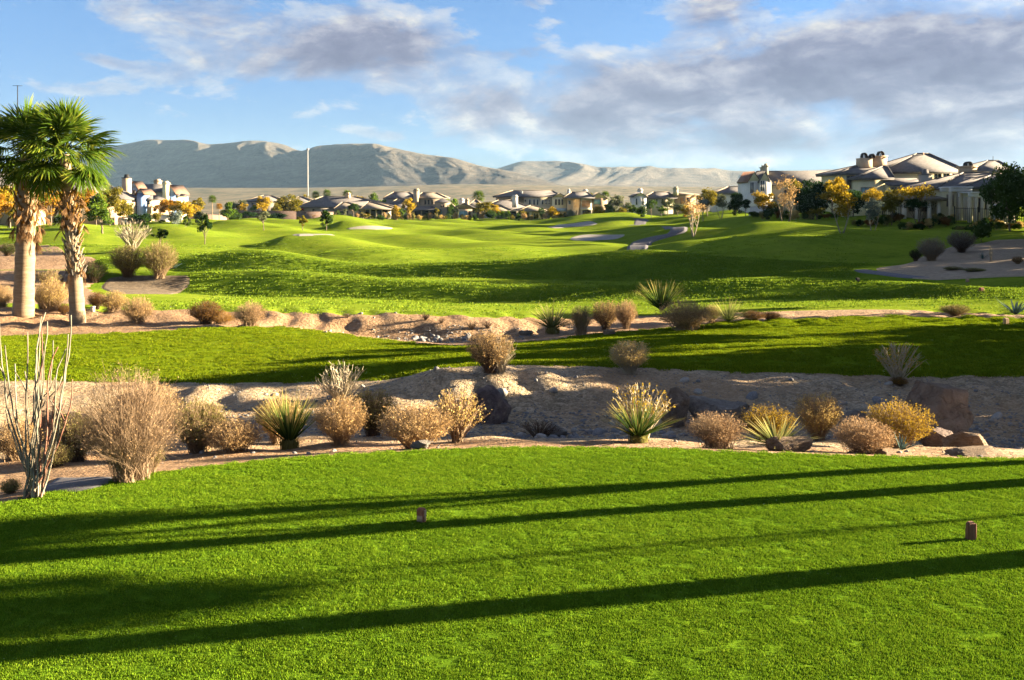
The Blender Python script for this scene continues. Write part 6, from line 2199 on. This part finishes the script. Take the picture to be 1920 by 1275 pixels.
tree(939, 394, 412, 20, 'shrub', 'leaf_bright', 'bark', 'hedge_bush', 'bright green bush by the long low cream house', d=240, seed=2)
tree(1034, 385, 412, 30, 'shrub', 'leaf_yellow', 'bark', 'yellow_bush', 'tall yellow bush below the tower gable', d=246, seed=1)
tree(1056, 398, 412, 22, 'shrub', 'leaf_orange', 'bark', 'yellow_bush', 'orange bush right of the tall yellow bush', d=244, seed=2)
tree(1080, 372, 410, 26, 'bare', 'leaf_tan', 'bark_pale', 'bare_tree', 'thin bare tan tree before the peach house', d=250, seed=2)
tree(1125, 385, 411, 30, 'shrub', 'leaf_yellow', 'bark', 'yellow_bush', 'big round golden yellow bush at the right end of the peach house', d=246, seed=3)
small_palm(1135, 358, 22, 305, 'fan palm behind the right gable of the peach house')
tree(1110, 358, 372, 18, 'shrub', 'leaf_yellowgreen', 'bark', 'hedge_bush', 'treetop behind the roof of the peach house', d=318, seed=1)
tree(990, 355, 372, 18, 'shrub', 'leaf_yellowgreen', 'bark', 'hedge_bush', 'treetop showing above the long dark roof', d=330, seed=2)
tree(1154, 362, 408, 30, 'small', 'leaf_olive', 'bark', 'olive_tree', 'tall grey green tree right of the peach house', d=250, seed=2)
tree(1176, 378, 408, 26, 'shrub', 'leaf_olive', 'bark', 'hedge_bush', 'olive bush left of the white walled house', d=235, seed=3)
tree(1145, 392, 410, 26, 'shrub', 'leaf_bright', 'bark', 'hedge_bush', 'bright low bush under the tall grey green tree', d=240, seed=1)
tree(1202, 386, 406, 26, 'shrub', 'leaf_green', 'bark', 'hedge_bush', 'green bush before the white walled house', d=200, seed=3)
tree(1221, 373, 405, 22, 'small', 'leaf_green', 'bark', 'slim_tree', 'green tree before the white walled house', d=198, seed=3)
tree(1252, 370, 405, 30, 'small', 'leaf_olive', 'bark', 'olive_tree', 'grey green tree by the right chimney of the white walled house', d=196, seed=1)
# small trees among the far houses
for k_, (a, t_, b, w_, dd) in enumerate([(455, 380, 404, 22, 258), (474, 384, 404, 20, 256), (518, 380, 404, 26, 254), (632, 394, 411, 16, 240), (645, 390, 411, 16, 242), (742, 384, 411, 22, 244), (754, 390, 411, 16, 242), (820, 388, 411, 14, 244),
                                         (846, 380, 411, 18, 248), (856, 388, 411, 12, 246), (928, 380, 411, 22, 250), (952, 394, 411, 12, 240), (980, 392, 411, 14, 240), (1016, 388, 411, 16, 244), (1070, 392, 411, 18, 242), (1100, 396, 411, 16, 240), (1142, 380, 410, 24, 246), (1164, 388, 410, 26, 232), (1186, 384, 408, 24, 226), (1270, 380, 406, 28, 190), (1288, 384, 405, 24, 180), (1240, 386, 406, 22, 192)]):
    tree(a, t_, b, w_, ['small', 'round', 'shrub'][k_ % 3], ['leaf_yellow', 'leaf_bright', 'leaf_yellowgreen', 'leaf_green', 'leaf_olive'][k_ % 5], 'bark', 'garden_tree', ['golden', 'bright green', 'yellow green', 'dark green', 'grey green'][k_ % 5] + ' small tree ' + ('behind the brown block wall' if a < 530 else 'beside the low grey roofed house' if a < 700 else 'before the tower house porch' if a < 835 else 'beside the gabled garage' if a < 870 else 'before the long low cream house' if a < 1030 else 'before the peach house' if a < 1120 else 'right of the peach house' if a < 1200 else 'before the white walled house') + (' on its left' if k_ % 2 else ' on its right'), 'small trees among the far houses', d=dd, seed=1 + k_ % 3)
tree(230, 372, 424, 40, 'round', 'leaf_yellowgreen', 'bark', 'yellow_tree', 'yellow green tree before the left wing of the white gabled house', d=178, seed=3)
tree(356, 380, 412, 40, 'round', 'leaf_yellow', 'bark', 'yellow_tree', 'golden tree left of the olive yellow tree near the short palm', d=196, seed=2)
tree(300, 380, 416, 30, 'small', 'leaf_orange', 'bark', 'orange_tree', 'small orange tree above the short white wall', d=200, seed=1)
tree(440, 392, 414, 26, 'shrub', 'leaf_green', 'bark', 'hedge_bush', 'dark green bush at the left end of the brown block wall', d=200, seed=2)
tree(464, 396, 412, 40, 'shrub', 'leaf_dark', 'bark', 'hedge_bush', 'long dark hedge before the brown block wall, left part', d=236, seed=3)
tree(520, 398, 412, 44, 'shrub', 'leaf_dark', 'bark', 'hedge_bush', 'long dark hedge before the brown block wall, right part', d=232, seed=1)
# shrubs at the foot of the far houses
k_ = 0
for (a, b, n_) in ((640, 735, 9), (740, 846, 13), (850, 905, 6), (940, 1062, 14), (1064, 1140, 7)):
    for i in range(n_):
        px_i = a + (b - a) * (i + .3 + .5 * math.sin(k_ * 2.4) ** 2) / n_
        w_ = 8 + 5 * math.sin(k_ * 1.9) ** 2
        k_ += 1
        tree(px_i, 400 + 3 * math.sin(k_ * 1.3), 411, w_, 'shrub', ['leaf_straw', 'leaf_yellowgreen', 'leaf_green', 'leaf_tan', 'leaf_sage'][k_ % 5], 'bark', 'garden_shrub',
             ['straw coloured', 'yellow green', 'green', 'tan', 'sage green'][k_ % 5] + ' little shrub in the row before ' + {640: 'the low grey roofed house', 740: 'the two storey house with the tower', 850: 'the gabled garage', 940: 'the long low cream house', 1064: 'the peach house'}[a], 'shrubs along the far house fronts', d=240 - 4 * math.sin(k_), seed=1 + k_ % 3)

# the shaded rise
tree(1300, 364, 444, 62, 'bare', 'leaf_tan', 'bark_pale', 'bare_tree', 'nearly leafless tree with pale forked trunks beside the cart path', seed=3)
tree(1326, 352, 396, 44, 'round', 'leaf_yellowgreen', 'bark', 'yellow_tree', 'yellow green tree behind the pale forked tree', d=160, seed=3)
tree(1318, 372, 402, 30, 'small', 'leaf_silver', 'bark_pale', 'olive_tree', 'silvery tree right of the pale forked tree', d=140, seed=3)
tree(1352, 362, 406, 42, 'vase', 'leaf_olive', 'bark_pale', 'olive_tree', 'grey green olive tree with three pale trunks', d=136, seed=1)
tree(1380, 357, 405, 34, 'dense', 'leaf_dark', 'bark', 'dark_tree', 'dark green tree right of the three trunked olive', d=140, seed=2)
tree(1398, 372, 405, 22, 'small', 'leaf_dark', 'bark', 'dark_tree', 'smaller dark tree left of the yellow tree by the gables', d=142, seed=3)
tree(1432, 354, 408, 54, 'round', 'leaf_yellow', 'bark', 'yellow_tree', 'yellow topped tree in front of the twin gables', d=132, seed=1)
tree(1452, 376, 408, 30, 'shrub', 'leaf_green', 'bark', 'hedge_bush', 'green bush right of the yellow topped tree', d=133, seed=1)
tree(1474, 326, 421, 66, 'bare', 'leaf_tan', 'bark', 'bare_tree', 'tall tan thinly leaved tree on the rise', seed=1, d=112)
tree(1486, 330, 404, 50, 'vase', 'leaf_yellowgreen', 'bark', 'yellow_tree', 'yellow green crown behind the tall tan tree', d=138, seed=2)
tree(1524, 332, 408, 90, 'dense', 'leaf_dark', 'bark', 'dark_tree', 'widest dark green tree in the middle of the rise', d=128, seed=1)
tree(1506, 350, 408, 60, 'dense', 'leaf_dark', 'bark', 'dark_tree', 'dark tree filling in left of the widest dark tree', d=131, seed=3)
tree(1532, 388, 408, 36, 'small', 'leaf_yellowgreen', 'bark', 'small_tree', 'small yellowish tree under the widest dark tree', d=122, seed=2)
tree(1560, 328, 408, 58, 'round', 'leaf_yellow', 'bark', 'yellow_tree', 'yellow tree between the dark tree and the big yellow house', d=126, seed=2)
tree(1579, 338, 453, 76, 'vase', 'leaf_yellow', 'bark_pale', 'yellow_tree', 'tall yellow tree with thin twin trunks low on the rise', seed=3, d=88)
tree(1636, 366, 436, 50, 'vase', 'leaf_silver', 'bark_pale', 'olive_tree', 'silver blue olive tree on the rise', seed=2, d=98)
tree(1600, 352, 405, 60, 'dense', 'leaf_dark', 'bark', 'dark_tree', 'dark tree behind the tall yellow tree', d=124, seed=2)
tree(1640, 346, 405, 56, 'flat', 'leaf_yellow', 'bark', 'yellow_tree', 'flat yellow crown behind the silver olive', d=118, seed=1)
tree(1672, 352, 405, 44, 'round', 'leaf_yellowgreen', 'bark', 'yellow_tree', 'olive yellow tree left of the flat topped tree', d=116, seed=3)
tree(1722, 338, 406, 88, 'flat', 'leaf_yellow', 'bark', 'yellow_tree', 'flat topped yellow tree in front of the garden pavilion', d=113, seed=2)
tree(1722, 366, 406, 64, 'flat', 'leaf_dark', 'bark', 'dark_tree', 'dark tree under the flat topped yellow tree', d=112, seed=1)
tree(1893, 300, 428, 96, 'dense', 'leaf_green', 'bark', 'green_tree', 'big dense green tree at the right frame edge', d=98, seed=3)
tree(1840, 410, 454, 44, 'shrub', 'leaf_green', 'bark', 'green_bush', 'green bush above the grey bushes on the dirt slope', d=86, seed=1)
k_ = 0
for (a, b, n_, d0, d1) in ((1600, 1690, 9, 116, 117), (1690, 1790, 14, 111, 112), (1790, 1915, 18, 104, 100), (1404, 1590, 12, 128, 124)):
    for i in range(n_):
        k_ += 1
        px_i = a + (b - a) * (i + .5 + .3 * math.sin(k_ * 2.4)) / n_
        dd = d0 + (d1 - d0) * i / n_ + math.sin(k_ * 1.7)
        p = at(px_i, dd)
        hh = .7 + .7 * math.sin(k_ * 2.9) ** 2
        zt = HY + (CAMZ - p.z - hh) * F / dd
        tree(px_i, zt, 0, 15 + 9 * math.sin(k_ * 1.9) ** 2, 'shrub', ['leaf_green', 'leaf_sage', 'leaf_dark', 'leaf_brown', 'leaf_green', 'leaf_straw'][k_ % 6], 'bark', 'garden_shrub',
             ['green', 'sage green', 'dark green', 'brown', 'mid green', 'straw coloured'][k_ % 6] + ' rounded shrub in the border ' + {1600: 'behind the silver olive', 1690: 'before the garden pavilion', 1790: 'along the iron fence', 1404: 'under the dark trees of the rise'}[a], 'shrubs along the houses on the right', d=dd, seed=1 + k_ % 3)

# ------------------------------------------------------------------ trees standing just outside the right edge (they throw the long shadows)


def side_tree(gx_, gy_, dist, hgt, wid, kind, label, leafm='leaf_green', seed=1, name='off_frame_tree'):
    """a tree standing dist metres up-sun of the ground point (gx_, gy_)"""
    a = R(SUN_AZ)
    x, y = gx_ + math.cos(a) * dist, gy_ + math.sin(a) * dist
    z = H(x, y)
    p = Vector((x, y, z))
    mpp = y / F
    return tree(0, HY + (CAMZ - z - hgt) / mpp, 0, wid / mpp, kind, leafm, 'bark', name, label, pt=p, seed=seed)


LAB = 'unseen green tree standing beyond the right edge of the picture'
GRP = 'trees beyond the right edge'
# foreground stripes: ground point at the right frame edge, distance of the tree, height, width
for i, (px, py, dist, hh, ww, kd, sd) in enumerate([
        (1920, 1049, 5.0, 9.5, 2.6, 'mast', 1), (1920, 906, 4.5, 5.6, 2.1, 'mast', 2), (1900, 866, 6.0, 6.0, 1.9, 'mast', 3), (60, 1120, 21, 6.2, 1.7, 'slim_mast', 1)]):
    g_ = Vector(((px - CX) / F * (CAMZ * F / (py - HY)), CAMZ * F / (py - HY), 0))
    t_ = side_tree(g_.x, g_.y, dist, hh, ww, kd, LAB + (', thin and tall' if kd in ('tall', 'mast', 'slim_mast') else ', dense and low branched' if hh > 4 else ', low and bushy'), seed=sd)
    t_['group'] = GRP
# shade over the wash banks and lawn: dense trees added out of view
for i, (gx_, gy_, dist, hh, ww, kd, sd) in enumerate([
        (9, 21.6, 9, 6.0, 4.5, 'dense', 1), (9, 23.3, 8, 6.4, 3.4, 'dense', 2), (9, 22.8, 14, 7.2, 5, 'dense', 3), (9, 20.4, 12, 6.0, 4.0, 'dense', 2), (9, 23.9, 13, 6.8, 3.2, 'dense', 1),
        (14, 31.0, 9, 7.0, 2.6, 'tall', 2), (14, 33.4, 8, 6.0, 2.8, 'small', 1), (16, 36.4, 8, 6.0, 2.2, 'tall', 1), (0, 24.9, 22, 5.6, 3.6, 'dense', 1), (0, 26.0, 22.5, 5.2, 2.4, 'dense', 3), (15, 26.6, 7, 2.9, 2.6, 'dense', 2),
        (14.6, 27.6, 5, 2.7, 3.0, 'dense', 1), (15.2, 28.8, 5, 3.1, 3.0, 'dense', 3), (15.6, 30.2, 6, 3.0, 2.6, 'dense', 2), (16.4, 32.4, 5, 2.7, 3.0, 'dense', 1), (17, 34.4, 6, 2.4, 2, 'dense', 3),
        (0, 36.2, 25, 6.1, 2.4, 'dense', 2), (-8, 62, 49, 12, 2.6, 'tall', 1), (-10, 66, 55, 13, 2.4, 'tall', 2), (20, 41.4, 9, 6.0, 2.2, 'tall', 2), (22, 47, 10, 6.5, 2.6, 'tall', 1), (24, 52.6, 10, 6.0, 3, 'small', 2)]):
    t_ = side_tree(gx_, gy_, dist, hh, ww, kd, LAB + (', thin and tall' if kd in ('tall', 'mast', 'slim_mast') else ', dense and low branched' if hh > 4 else ', low and bushy'), seed=sd)
    t_['group'] = GRP
# shade over the rise and the dirt slope
for i, (gx_, gy_, dist, hh, ww, kd, sd) in enumerate([
        (30, 62, 8, 8.5, 8, 'dense', 1), (33, 68, 8, 9.5, 8, 'dense', 2), (36, 74, 9, 9.5, 9, 'dense', 3), (39, 80, 9, 10, 9, 'dense', 1), (42, 86, 9, 10, 9, 'dense', 2), (46, 92, 9, 10, 9, 'dense', 3),
        (50, 98, 9, 10, 9, 'dense', 1), (38, 65, 16, 11, 9, 'dense', 3), (44, 76, 16, 11.5, 10, 'dense', 2), (50, 88, 16, 12, 10, 'dense', 1), (33, 58.5, 14, 8, 6, 'dense', 2),
        (30, 101, 36, 8.5, 8, 'dense', 1), (30, 107, 38, 9.3, 8, 'dense', 2), (30, 112, 40, 9.5, 8, 'dense', 3), (30, 118, 42, 10, 8, 'dense', 1), (30, 124, 45, 10.5, 9, 'dense', 2), (30, 130, 48, 11, 9, 'dense', 3)]):
    t_ = side_tree(gx_, gy_, dist, hh, ww, kd, LAB + (', thin and tall' if kd in ('tall', 'mast', 'slim_mast') else ', dense and low branched' if hh > 4 else ', low and bushy'), seed=sd)
    t_['group'] = GRP
